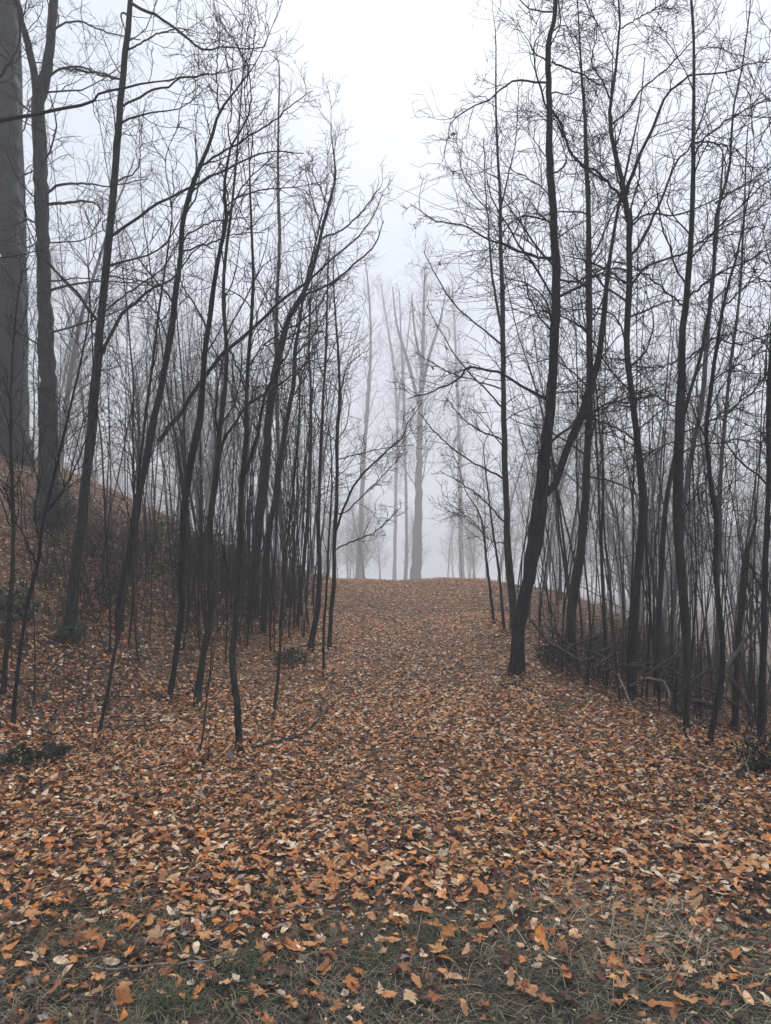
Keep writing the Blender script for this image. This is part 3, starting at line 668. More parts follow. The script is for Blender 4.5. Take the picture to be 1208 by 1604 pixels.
rg = np.random.default_rng(21)
SAP = [proto('sapling', 'sapling', rg.uniform(4.2, 7.0), rg.uniform(0.011, 0.021), rg, ['dark', 'olive', 'dark', 'brown'][i % 4],
             dict(n1=int(rg.integers(7, 13)), t0=rg.uniform(0.3, 0.5), len1=(0.4, 1.3), ang=(0.3, 0.8), up=rg.uniform(0.02, 0.1), per2=3, per3=2, rmin=0.0022), sway=0.035) for i in range(9)]
WHIP = [proto('whip_sapling', 'shoot', rg.uniform(3.2, 5.8), rg.uniform(0.009, 0.016), rg, ['dark', 'olive', 'brown'][i % 3],
              dict(n1=int(rg.integers(5, 9)), t0=rg.uniform(0.3, 0.55), len1=(0.3, 0.9), ang=(0.25, 0.7), up=0.08, per2=2, per3=1, rmin=0.002), sway=0.03, npts=20, k=5) for i in range(7)]  # whip-thin saplings, like SAP but slimmer and with fewer twigs
BUSH = [proto('bare_bush', 'bush', rg.uniform(1.1, 1.9), 0.009, rg, 'dark',
              dict(n1=5, t0=0.2, len1=(0.3, 0.8), ang=(0.5, 1.2), up=0.0, per2=3, per3=1, rmin=0.002), sway=0.10, npts=14, nstem=7, spread=0.55, k=4) for i in range(5)]
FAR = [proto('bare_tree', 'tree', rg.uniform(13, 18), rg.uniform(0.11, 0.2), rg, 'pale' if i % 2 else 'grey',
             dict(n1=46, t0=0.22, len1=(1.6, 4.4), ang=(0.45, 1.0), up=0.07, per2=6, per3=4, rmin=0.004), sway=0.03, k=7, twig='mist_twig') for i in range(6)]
used = set()
def place(protos, i, x, y, rz, s, label, group, lean=(0, 0)):
    p = protos[i % len(protos)]
    o = p if id(p) not in used else copy_tree(p)
    used.add(id(p))
    o.location = (x, y, float(ground_z(x, y)) - 0.02)
    o.rotation_euler = (lean[0], lean[1], rz); o.scale = (s, s, s)
    o['label'] = label; o['group'] = group
    return o

NICK = {1: 'thickest grey trunk', 3: 'Y-forked tree', 5: 'tall straight tree', 6: 'long leaning tree', 10: 'wavy tree', 12: 'clear upright sapling',
        13: 'curved-limb tree', 14: 'slim leaning tree', 15: 'pale pole-like tree', 17: 'thick-footed corner sapling', 18: 'last thicket sapling', 30: 'thickest black trunk', 31: 'olive-grey tree',
        32: 'brown-patched tree', 33: 'twice-forked bending trunk', 34: 'straight smooth tree', 35: 'snaking black stem', 36: 'outward-curving slim tree',
        37: 'broken snag', 39: 'pale leaning stem', 40: 'pale upright stem'}
def by(x, y):
    best = min(((math.hypot(x - b[0], y - b[1]), s, b) for s, b, r in TREES if s in NICK), key=lambda t: t[0])
    dist, s, b = best
    rel = ('just behind' if y > b[1] + .25 else 'beside') if dist < 1.5 else 'some way behind' if y > b[1] + .6 else 'a few steps from'
    return f'{rel} the {NICK[s]}'
TONE = ['dark', 'olive', 'dark', 'brown']
def looks(i, s, lean):
    a = math.hypot(*lean)
    return ('tall' if s > 0.95 else 'short' if s < 0.78 else 'middling') + ' ' + TONE[(i % 9) % 4] + (' leaning' if a > 0.085 else ' upright')
def px_of(x, y, z):
    d = np.array([x, y, z - CAM_H]); f = d[1] * math.cos(PITCH) + d[2] * math.sin(PITCH)
    return CX + F * d[0] / f, CY - F * (-d[1] * math.sin(PITCH) + d[2] * math.cos(PITCH)) / f

# thicket on the left bank
n = 0
while n < 80:
    y = rg.uniform(7.6, 19); px = rg.uniform(-40, 545); x = (px - CX) / F * y
    xl = np.interp(y, [5, 6.8, 10, 14, 17, 25], [-3.0, -1.9, -1.15, -1.15, -1.3, -1.6])
    if x > xl + 0.05 or (px < 170 and y < 9.5): continue
    if rg.random() > 0.22 + 0.78 * min(1, max(0, (px - 130) / 220)): continue
    s = rg.uniform(0.65, 1.15); ln = (rg.normal(0, 0.04), rg.uniform(0.0, 0.13))
    place(SAP, n, x, y, rg.random() * 6.28, s, f'{looks(n, s, ln)} thin sapling ' + by(x, y), 'saplings of the left bank thicket', ln)
    n += 1
for i in range(68):
    while True:
        y = rg.uniform(8.0, 13.5); px = 530 - 480 * rg.random() ** 1.4; x = (px - CX) / F * y
        xl = np.interp(y, [5, 6.8, 10, 14, 17, 25], [-3.0, -1.9, -1.15, -1.15, -1.3, -1.6])
        if x < xl - 0.3: break
    place(BUSH, i, x, y, rg.random() * 6.28, rg.uniform(0.5, 0.9), 'low bare bush of tangled stems ' + by(x, y), 'bare bushes under the left thicket', (rg.normal(0, .05), rg.uniform(0, .15)))
n = 0
while n < 110:
    y = rg.uniform(8.3, 13.5); px = rg.uniform(200, 540) if n % 3 else rg.uniform(360, 530); x = (px - CX) / F * y
    xl = np.interp(y, [5, 6.8, 10, 14, 17, 25], [-3.0, -1.9, -1.15, -1.15, -1.3, -1.6])
    if x > xl + 0.08: continue
    s = rg.uniform(0.65, 1.15); ln = (rg.normal(0, 0.04), rg.uniform(0.0, 0.15))
    place(WHIP, n, x, y, rg.random() * 6.28, s, ('tall' if s > .95 else 'short' if s < .78 else 'middling') + ' whip-thin ' + ('leaning' if math.hypot(*ln) > .085 else 'upright') + ' bare sapling ' + by(x, y), 'whip-thin saplings of the left thicket', ln)
    n += 1
n = 0
while n < 80:
    y = rg.uniform(7.2, 13); px = rg.uniform(800, 1215); x = (px - CX) / F * y
    xr = np.interp(y, [4, 5.8, 8, 11, 17, 30], [2.95, 2.4, 1.6, 1.9, 2.4, 2.8])
    if x < xr + 0.12: continue
    s = rg.uniform(0.65, 1.15); ln = (rg.normal(0, 0.05), rg.uniform(-0.14, 0.08))
    place(WHIP, n + 2, x, y, rg.random() * 6.28, s, ('tall' if s > .95 else 'short' if s < .78 else 'middling') + ' whip-thin ' + ('leaning' if math.hypot(*ln) > .085 else 'upright') + ' bare sapling ' + by(x, y), 'whip-thin saplings behind the right-hand trunks', ln)
    n += 1
for i in range(30):                                   # low whip-thin saplings scattered over the open bank
    y = rg.uniform(6.2, 11.5); px = rg.uniform(-10, 300); x = (px - CX) / F * y
    if x > np.interp(y, [5, 6.8, 10, 14], [-3.0, -1.9, -1.15, -1.15]): continue
    s = rg.uniform(0.22, 0.55); ln = (rg.normal(0, 0.1), rg.normal(0.08, 0.12))
    place(WHIP, i, x, y, rg.random() * 6.28, s, ('knee-high' if s < .35 else 'waist-high') + ' bare sapling rising from the leafy bank ' + by(x, y), 'low saplings on the left bank', ln)
# right side of the path
n = 0
while n < 64:
    y = rg.uniform(7.2, 18); px = rg.uniform(770, 1225); x = (px - CX) / F * y
    xr = np.interp(y, [4, 5.8, 8, 11, 17, 30], [2.95, 2.4, 1.6, 1.9, 2.4, 2.8])
    if x < xr + 0.15: continue
    s = rg.uniform(0.6, 1.1); ln = (rg.normal(0, 0.05), rg.uniform(-0.12, 0.06))
    place(SAP, n + 3, x, y, rg.random() * 6.28, s, f'{looks(n + 3, s, ln)} thin sapling ' + by(x, y), 'saplings behind the right-hand trunks', ln)
    n += 1
for i in range(52):
    while True:
        y = rg.uniform(6.4, 11); px = rg.uniform(800, 1215); x = (px - CX) / F * y
        xr = np.interp(y, [4, 5.8, 8, 11, 17, 30], [2.95, 2.4, 1.6, 1.9, 2.4, 2.8])
        if x > xr + 0.35: break
    place(BUSH, i + 2, x, y, rg.random() * 6.28, rg.uniform(0.4, 0.75), 'low bare bush of tangled stems ' + by(x, y), 'bare bushes under the right-hand trees', (rg.normal(0, .05), rg.uniform(-.12, 0.05)))
# brush fringing the crest
for i in range(26):
    side = -1 if i % 2 else 1
    y = rg.uniform(15.5, 27); x = (rg.uniform(2.2, 5.2) if side > 0 else -rg.uniform(1.3, 3.5))
    place(SAP, i + 5, x, y, rg.random() * 6.28, rg.uniform(0.3, 0.6), 'short bare sapling fringing the shoulder where the path tops out', 'short saplings fringing the crest', (rg.normal(0, .06), rg.normal(0, .06)))
# misty wood
n = 0
while n < 210:
    y = 25 + 150 * rg.random() ** 1.05
    px = rg.uniform(-90, 1300); x = (px - CX) / F * y
    gap = abs(px - 640) < (100 if y < 50 else 60)
    if gap and y < 100: continue
    side = 'left' if px < 590 else ('right' if px > 690 else 'mid')
    lab = {'left': 'bare tree in the mist behind the left thicket', 'right': 'bare tree in the mist behind the right-hand trunks',
           'mid': 'bare tree in the mist beyond the crest of the path'}[side]
    s = rg.uniform(0.55, 1.0) if y < 35 else rg.uniform(0.8, 1.25); ln = (rg.normal(0, .03), rg.normal(0, .03))
    lab = ('pale ' if (n % 6) % 2 else 'dark ') + ('tall ' if s > 0.95 else 'lower ') + ('half-faded ' if y < 32 else 'faint ' if y < 55 else 'barely visible ') + ('leaning ' if math.hypot(*ln) > .05 else 'upright ') + lab
    place(FAR, n, x, y, rg.random() * 6.28, s, lab,
          {'left': 'misty trees behind the left thicket', 'right': 'misty trees behind the right-hand trunks', 'mid': 'misty trees beyond the crest'}[side],
          ln)
    n += 1

# ------------------------------------------------------------------ evergreen undergrowth
def foliage_mesh(name, rg, n, rad, hgt, size, cols, droop=0.0):
    # many small leaves carried on short sprays
    c = rg.normal(0, 1, (n, 3)); c = unit(c) * (rg.random((n, 1)) ** 0.45)
    c = c * np.array([rad, rad, hgt * 0.5]) + np.array([0, 0, hgt * 0.5])
    c *= (1 + 0.25 * np.sin(c[:, :1] * 9 + 1) * np.cos(c[:, 1:2] * 8))
    c[:, 2] = np.abs(c[:, 2])
    d = unit(c - np.array([0, 0, hgt * 0.25]) + rg.normal(0, 0.25, (n, 3)) - np.array([0, 0, droop]))
    s = unit(np.cross(d, rg.normal(0, 1, (n, 3)))); L = size * rg.uniform(0.6, 1.4, (n, 1))
    nrm = np.cross(d, s)
    V = np.stack([c, c + d * L * .5 + s * L * .28, c + d * L + nrm * L * 0.12, c + d * L * .5 - s * L * .28], 1).reshape(-1, 3)
    Q = np.arange(n * 4).reshape(-1, 4)
    col = cols[rg.integers(0, len(cols), n)] * rg.uniform(0.7, 1.25, (n, 1))
    col = np.repeat(np.concatenate([col, np.ones((n, 1))], 1), 4, 0)
    return np_mesh(name, V, Q, mat=M['needle'], smooth_sh=False, color=col)

GREENS = np.array([[0.018, 0.034, 0.024], [0.028, 0.048, 0.030], [0.04, 0.055, 0.034], [0.02, 0.028, 0.024]])
def shrub(label, px, py, rad, hgt, n, size, name='evergreen_shrub', cat='shrub', cols=GREENS, seed=0, pos=None, nst=5):
    rg = np.random.default_rng(500 + seed)
    b = on_ground(px, py) if pos is None else np.array([pos[0], pos[1], float(ground_z(*pos))])
    root = link(name, None, loc=b); tag(root, label, cat)
    link('foliage', foliage_mesh('foliage', rg, n, rad, hgt, size, cols), root)
    S = np.zeros((nst, 3)); S[:, 2] = -0.05
    P, R = grow(S, np.concatenate([rg.normal(0, .45, (nst, 2)), np.ones((nst, 1))], 1), np.full(nst, hgt * 0.9), np.full(nst, 0.006), 8, rg, .12, 0.05)
    link('stem', paths_mesh('stem', [(P, R, 4)], np.zeros(3), M['twig']), root)
    return root
shrub('dark evergreen shrub hiding the foot of the forked tree', 84, 832, 0.36, 0.62, 1300, 0.05, seed=1)
shrub('wide dark evergreen shrub under the thicket beside the wavy tree', 300, 905, 0.75, 0.95, 2600, 0.05, seed=2)
shrub('dark evergreen shrub deep in the thicket near the slim leaning tree', 372, 925, 0.5, 0.7, 1500, 0.05, seed=3)
shrub('dull green fern clump on the slope at the very left', 8, 990, 0.30, 0.42, 1000, 0.045, name='fern_clump', cat='fern', cols=GREENS * 1.7, seed=4)
shrub('small green fern clump at the foot of the tall straight tree', 108, 1008, 0.14, 0.16, 420, 0.04, name='fern_clump', cat='fern', cols=GREENS * 1.7, seed=5)
shrub('green evergreen bough lying cut in the leaves at the foot of the bank', 50, 1192, 0.25, 0.06, 260, 0.05, name='cut_bough', cat='branch', cols=GREENS * 0.9, seed=6)
shrub('low dull green bramble clump by the foot of the black trunk', 868, 1040, 0.26, 0.24, 800, 0.04, name='bramble', cat='bramble', cols=np.array([[0.05, 0.06, 0.035], [0.09, 0.085, 0.05], [0.03, 0.035, 0.03]]), seed=8)
shrub('low green moss-leaved clump at the last foot of the left thicket', 452, 1040, 0.2, 0.14, 500, 0.035, name='bramble', cat='bramble', cols=np.array([[0.05, 0.06, 0.04], [0.035, 0.045, 0.03]]), seed=9)

# ------------------------------------------------------------------ fallen branches and sticks
def stick(label, pts, mat='rot', seed=0, n1=6, lift=0.02, depths=None, cat='branch', name='fallen_branch'):
    rg = np.random.default_rng(800 + seed)
    W = []
    for i, p in enumerate(pts):
        if depths is None:
            g = on_ground(p[0], p[1]); g = g + np.array([0, 0, lift])
        else:
            g = at_depth(p[0], p[1], depths[i])
        W.append([*g, 0.5 * p[2] * g[1] / F])
    s = spline(np.array(W), 14); org = s[0, :3].copy()
    r = np.clip(s[:, 3], 0.002, None)
    s[1:, :3] += rg.normal(0, 0.004, (13, 3))
    root = link(name, None, loc=org); tag(root, label, cat)
    link('stem', paths_mesh('stem', [(s[None, :, :3], r[None], 6)], org, M[mat]), root)
    if n1:
        L = float(np.linalg.norm(s[-1, :3] - s[0, :3]))
        link('twigs', paths_mesh('twigs', crown_paths(s[:, :3], r, rg, n1=n1, t0=0.2, len1=(0.15 * L, 0.4 * L), ang=(0.4, 0.9), up=-0.01, per2=3, per3=0), org, M[mat]), root)['kind'] = 'stuff'
    return root
def mossy_log():
    rg = np.random.default_rng(77)
    g0 = on_ground(1150, 1214); e = g0 + np.array([0.75, 0.22, 0]); e[2] = float(ground_z(e[0], e[1]))
    s = spline(np.array([[*(g0 + np.array([0, 0, -.01])), .012], [*(g0 + (e - g0) * .16 + np.array([0, 0, .02])), .045], [*(g0 * .5 + e * .5 + np.array([0, .03, .045])), .06], [*(e + np.array([0, 0, .05])), .06]]), 26)
    root = link('mossy_log', None, loc=g0); tag(root, 'rotten black mossy log end lying at the path edge below the snaking stem', 'log')
    V, Q = tubes((s[:, :3] - g0)[None], s[None, :, 3], 18)
    V = V.reshape(26, 18, 3); cc = (s[:, :3] - g0)[:, None]
    V = cc + (V - cc) * (1 + rg.normal(0, .16, (26, 18)) + .14 * np.sin(np.arange(18) * 1.7)[None])[:, :, None]
    V = np.vstack([V.reshape(-1, 3), [cc[0, 0] + np.array([.03, 0, 0])]])
    T = [[len(V) - 1, (k + 1) % 18, k] for k in range(18)]
    link('log', np_mesh('log', V, Q, np.array(T), M['dark']), root)
    me = foliage_mesh('moss', rg, 700, .34, .17, .032, GREENS * .6)
    o = link('moss', me, root, (0.34, 0.08, 0.02)); o['kind'] = 'stuff'
mossy_log()
stick('dark branch slanting down from the foot of the black trunk into the brush', [(832, 972, 5), (859, 1004, 5), (884, 1020, 4.5), (910, 1036, 3)], seed=1, depths=[8.6, 8.2, 7.9, 7.6])
stick('crooked dark branch lying across the brush behind the brown-patched tree', [(905, 1040, 5), (928, 1030, 5), (952, 1016, 4.5), (985, 1012, 3)], seed=2, depths=[7.7, 7.8, 8, 8.2])
stick('bleached bare stick leaning in the brush pile by the bending trunk', [(968, 1056, 3), (980, 1082, 3), (991, 1112, 3)], mat='dead', seed=3, n1=0, depths=[7.3, 7.0, 6.7])
stick('bleached hooked stick bent over in the brush beside the straight smooth tree', [(1010, 1063, 3), (1030, 1064, 3), (1045, 1074, 3), (1049, 1104, 2.6)], mat='dead', seed=4, n1=0, depths=[7, 6.8, 6.7, 6.55])
stick('dark branch propped against the snaking stem and sloping to the snag', [(1133, 1056, 7), (1156, 1018, 6.5), (1188, 974, 6), (1205, 950, 5)], seed=5, depths=[5.7, 6.1, 6.5, 6.7])
stick('short dark log lying behind the straight smooth tree', [(1086, 1098, 9), (1108, 1103, 9), (1128, 1106, 8)], seed=6, n1=2, depths=[6.0, 5.95, 5.9])
stick('pale straw-coloured stick leaning on the rotten mossy log', [(1166, 1186, 3), (1172, 1205, 3), (1180, 1226, 2.6)], mat='dead', seed=7, n1=0, depths=[4.9, 4.75, 4.6])
stick('dark thin branch lying on the leaves where the path meets the left bank', [(378, 1182, 4), (430, 1166, 3.5), (480, 1150, 3), (535, 1092, 2)], seed=8, n1=5)
stick('pale straw-like stalk lying on the near grass below a green tuft', [(130, 1533, 3), (200, 1531, 3.5), (290, 1527, 3.5), (372, 1514, 2.5)], mat='dead', seed=9, n1=0, lift=0.035)
stick('short pale stalk lying on the leaves just beyond the green tuft', [(424, 1441, 2.6), (470, 1437, 2.8), (536, 1444, 2.2)], mat='dead', seed=10, n1=0, lift=0.035)
stick('thin bare cut twigs lying beside the green bough', [(0, 1210, 5), (30, 1222, 4), (75, 1240, 3), (120, 1255, 2)], seed=11, n1=6)
stick('pale forked twig lying on the slope under the crooked sapling', [(130, 1175, 2.6), (160, 1140, 2.6), (188, 1110, 2)], mat='dead', seed=12, n1=3)
stick('brown curved branch lying against the foot of the left thicket', [(440, 1030, 5), (466, 1018, 5), (500, 1012, 4), (528, 1016, 3)], seed=13, n1=5)
for i, (px, py, dx, dy, dep) in enumerate([(930, 1048, 46, -26, 7.4), (960, 1040, -52, -22, 7.5), (1010, 1060, 60, -34, 7.0), (1050, 1062, -66, -20, 7.0), (985, 1075, 44, -8, 6.8), (1095, 1085, -50, -40, 6.6),
                                            (870, 1030, 70, -34, 8.0), (900, 1022, -44, -40, 8.2), (940, 1052, 90, -14, 7.5), (1030, 1070, 40, -60, 6.9), (1060, 1090, 70, -50, 6.6), (1120, 1075, 60, -70, 6.5), (1160, 1110, -70, -36, 6.3), (960, 1030, 30, -70, 7.8), (1180, 1120, -50, -80, 6.2)]):
    stick('broken dark branch in the brush pile under the right-hand trees', [(px, py, 5), (px + dx * .5, py + dy * .5 - 5, 4.4), (px + dx, py + dy, 3)], seed=20 + i, n1=5, depths=[dep, dep + .15, dep + .35])['group'] = 'branches of the brush pile'

# ------------------------------------------------------------------ fallen leaves
HALF = [(0, 1), (10, .74), (17, .78), (25, .44), (38, .72), (50, .95), (58, .70), (67, .70), (79, .40), (95, .60), (106, .72), (120, .50), (150, .40), (172, .16)]
def outline(kind, rg):
    if kind == 'maple':
        h = [(a + rg.normal(0, 2), r * rg.uniform(.9, 1.08)) for a, r in HALF]
        g = [(a + rg.normal(0, 2), r * rg.uniform(.9, 1.08)) for a, r in HALF[1:]]
        pol = [(-a, r) for a, r in g[::-1]] + h
        return np.array([[math.sin(math.radians(a)) * r, math.cos(math.radians(a)) * r] for a, r in pol])
    if kind == 'oak':
        t = np.linspace(0, 2 * math.pi, 20, endpoint=False)
        wv = 0.36 * (1 + 0.25 * np.cos(7 * t + rg.random()))
        return np.stack([np.sin(t) * wv, np.cos(t)], 1)
    if kind == 'mid':
        t = np.linspace(0, 2 * math.pi, 10, endpoint=False) + rg.normal(0, .12, 10)
        r = np.where(np.arange(10) % 2 == 0, 0.95, 0.58) * rg.uniform(.8, 1.15, 10)
        return np.stack([np.sin(t) * r * .8, np.cos(t) * r], 1)
    if kind == 'chip':
        t = np.linspace(0, 2 * math.pi, 4, endpoint=False) + rg.normal(0, .2, 4)
        r = rg.uniform(.6, 1.0, 4) * np.array([1, .6, 1, .6])
        return np.stack([np.sin(t) * r, np.cos(t) * r], 1)
    if kind == 'frag':
        t = np.linspace(0, 2 * math.pi, 5, endpoint=False) + rg.normal(0, .2, 5)
        r = rg.uniform(.55, 1.0, 5)
        return np.stack([np.sin(t) * r * .65, np.cos(t) * r], 1)
    t = np.linspace(0, 2 * math.pi, 10, endpoint=False)                       # beech-like
    return np.stack([np.sin(t) * .45, np.cos(t)], 1)

def leaf_proto(kind, rg, ring=False, curl=1.0):
    o = outline(kind, rg); m = len(o)
    c = rg.normal(0, 0.24 * curl, 4); ph = rg.random() * 6.28
    f = lambda p: (c[0] * p[:, 0] ** 2 + c[1] * p[:, 1] ** 2 + c[2] * p[:, 0] * p[:, 1] + abs(c[3]) * 0.6 * np.hypot(p[:, 0], p[:, 1]) ** 2
                   + 0.09 * curl * np.sin(5 * p[:, 0] + ph) * np.cos(4 * p[:, 1] + ph))
    if ring:
        inn = o * 0.52
        V2 = np.vstack([[[0, 0]], inn, o]); n = np.arange(m); nx_ = (n + 1) % m
        T = [[0, 1 + a, 1 + b] for a, b in zip(n, nx_)] + [t for a, b in zip(n, nx_) for t in ([1 + a, 1 + m + a, 1 + m + b], [1 + a, 1 + m + b, 1 + b])]
        z = f(V2); z[0] -= 0.03
        V = np.column_stack([V2, z])
        if kind == 'maple':                                   # leaf stalk
            k = len(V); V = np.vstack([V, [[-.015, -.12, 0.01], [.015, -.12, 0.01], [.06, -.75, .06 + .1 * c[0]]]]); T.append([k, k + 1, k + 2])
        return V, np.array(T)
    V2 = np.vstack([[[0, 0]], o]); n = np.arange(m)
    T = np.stack([np.zeros(m, int), 1 + n, 1 + (n + 1) % m], 1)
    return np.column_stack([V2, f(V2)]), T

PAL = np.array([[0.66, 0.32, 0.140], [0.72, 0.46, 0.27], [0.54, 0.20, 0.075], [0.29, 0.12, 0.062], [0.78, 0.62, 0.44],
                [0.11, 0.055, 0.040], [0.045, 0.028, 0.026], [0.034, 0.027, 0.028], [0.29, 0.24, 0.21], [0.70, 0.27, 0.07]])
def scatter(n, xy, protos, smin, smax, probs, rg, tilt=0.22, lift=0.018):
    """n leaves on the ground: returns V, T, colour"""
    Vs, Ts, Cs, o = [], [], [], 0
    x, y = xy[:, 0], xy[:, 1]
    e = 0.05
    gz = ground_z(x, y); gxs = (ground_z(x + e, y) - gz) / e; gys = (ground_z(x, y + e) - gz) / e
    s = smin + (smax - smin) * rg.random(n) ** 2.3
    a = rg.random(n) * 2 * math.pi; tx = rg.normal(0, tilt, n); ty = rg.normal(0, tilt, n)
    flip = np.where(rg.random(n) < 0.5, 1.0, -1.0)
    col = PAL[rg.choice(len(PAL), n, p=probs)] if probs.ndim == 1 else PAL[(probs.cumsum(1) > rg.random((n, 1))).argmax(1)]
    col = col * rg.uniform(0.75, 1.2, (n, 1))
    which = rg.integers(0, len(protos), n)
    for k, (PV, PT) in enumerate(protos):
        i = np.where(which == k)[0]
        if len(i) == 0: continue
        L = PV[None] * s[i, None, None]; L = L.copy(); L[:, :, 2] *= flip[i, None]
        L[:, :, 2] += L[:, :, 0] * np.tan(np.clip(tx[i], -1, 1))[:, None] + L[:, :, 1] * np.tan(np.clip(ty[i], -1, 1))[:, None]
        ca, sa = np.cos(a[i])[:, None], np.sin(a[i])[:, None]
        X = L[:, :, 0] * ca - L[:, :, 1] * sa; Y = L[:, :, 0] * sa + L[:, :, 1] * ca
        Z = L[:, :, 2] + X * gxs[i, None] + Y * gys[i, None]
        mn = L[:, :, 2].min(1)
        up = gz[i] + np.maximum(-mn * 0.75, 0.002) + rg.random(len(i)) * lift
        V = np.stack([X + x[i, None], Y + y[i, None], Z + up[:, None]], -1).reshape(-1, 3)
        m = len(PV)
        T = (PT[None] + (np.arange(len(i)) * m)[:, None, None]).reshape(-1, 3) + o
        C = np.repeat(np.concatenate([col[i], np.ones((len(i), 1))], 1), m, 0)
        Vs.append(V); Ts.append(T); Cs.append(C); o += len(V)
    return np.concatenate(Vs), np.concatenate(Ts), np.concatenate(Cs)

rg = np.random.default_rng(99)
def pick(n, y0, y1):
    out = np.zeros((0, 2))
    while len(out) < n:
        y = y0 + (y1 - y0) * rg.random(n * 2); x = rg.uniform(-1, 1, n * 2) * (0.60 * y1 + 1.3)
        k = np.abs(x) < 0.60 * y + 1.3
        out = np.vstack([out, np.stack([x[k], y[k]], 1)])
    return out[:n]
def patch(x, y):                               # drifts of leaves and thinner places
    return 0.5 + 0.25 * np.sin(2.1 * x + 0.8 * y + 1) + 0.25 * np.sin(1.7 * y - 1.1 * x + 2.4)
def probs_at(xy):
    x, y = xy[:, 0], xy[:, 1]
    xl = np.interp(y, [0, 3, 5, 6.8, 10, 14, 17, 25], [-6, -4.2, -3.0, -1.9, -1.15, -1.15, -1.3, -1.6])
    xr = np.interp(y, [0, 4, 5.8, 8, 11, 17, 30], [4.2, 2.95, 2.4, 1.6, 1.9, 2.4, 2.8])
    bank = np.maximum(smooth(-0.3, 0.8, xl - x), smooth(-0.4, 0.5, x - xr))
    near = 1 - smooth(2.3, 3.5, y)
    far = smooth(8, 14.5, y)
    base = np.array([.19, .16, .11, .12, .10, .10, .07, .04, .03, .08])
    dark_mix = np.array([.05, .06, .06, .15, .05, .23, .21, .13, .05, .01])  # more brown and near-black leaves, weighted to the banks and near strip
    org = np.array([.28, .17, .17, .07, .05, .04, .01, .01, .01, .19])
    w = np.clip(bank * 0.8 + near * 0.8 + 0.35 * (patch(x * .8, y * .9) - .5), 0, 0.92)[:, None]; f = (far * (1 - bank) * 0.9)[:, None]
    p = base * (1 - w) + dark_mix * w; p = p * (1 - f) + org * f
    return p / p.sum(1, keepdims=True)

Pn = [leaf_proto(k, rg) for k in ['maple'] * 3 + ['oak'] * 2 + ['beech'] * 4 + ['frag'] * 10 + ['mid'] * 5]
P2 = [leaf_proto(k, rg) for k in ['beech'] * 1 + ['frag'] * 9 + ['mid'] * 3 + ['chip'] * 7]
Pm = [leaf_proto(k, rg) for k in ['mid'] * 3 + ['frag'] * 6 + ['chip'] * 5]
Pf = [leaf_proto(k, rg, curl=1.2) for k in ['chip'] * 7 + ['frag'] * 3]
bits = []
for n, y0, y1, pr, smin, smax in [(30000, 1.5, 4.0, Pn, .006, .038), (100000, 4.0, 7.5, P2, .007, .033), (98000, 7.5, 12, Pm, .009, .032), (74000, 12, 20, Pf, .012, .036)]:
    xy = pick(int(n * 1.5), y0, y1)
    keep = rg.random(len(xy)) < np.clip(0.55 + 0.6 * patch(xy[:, 0], xy[:, 1]), 0, 1) * (0.16 + 0.84 * smooth(2.45, 3.6, xy[:, 1] + 0.5 * (patch(xy[:, 0] * 1.7 + 3, xy[:, 1] * 1.3) - 0.5)))
    xy = xy[keep][:n]
    bits.append(scatter(len(xy), xy, pr, smin, smax, probs_at(xy), rg))
# a thinner cover everywhere else nearby, so that a step to the side still finds leaves
xy = np.stack([rg.uniform(-14, 12, 20000), rg.uniform(-3, 26, 20000)], 1)
bits.append(scatter(len(xy), xy, Pf, .018, .045, probs_at(xy), rg))
# leaves banked up against the stems
ctr = np.array([b[:2] for s, b, r in TREES if b[1] < 11.5]); xy = np.repeat(ctr, 110, 0)
an = rg.random(len(xy)) * 6.28; rd = 0.03 + 0.20 * rg.random(len(xy)) ** 1.3
xy = xy + np.stack([np.cos(an), np.sin(an)], 1) * rd[:, None]
bits.append(scatter(len(xy), xy, P2, .010, .034, probs_at(xy), rg, tilt=0.4, lift=0.065))
o = 0; Vs, Ts, Cs = [], [], []
for V, T, C in bits:
    Vs.append(V); Ts.append(T + o); Cs.append(C); o += len(V)
litter = link('leaf_litter', np_mesh('leaf_litter', np.concatenate(Vs), T=np.concatenate(Ts), mat=M['litter'], smooth_sh=False, color=np.concatenate(Cs)))
tag(litter, 'carpet of brown, tan and orange fallen leaves over path and banks', 'leaf litter', kind='stuff')

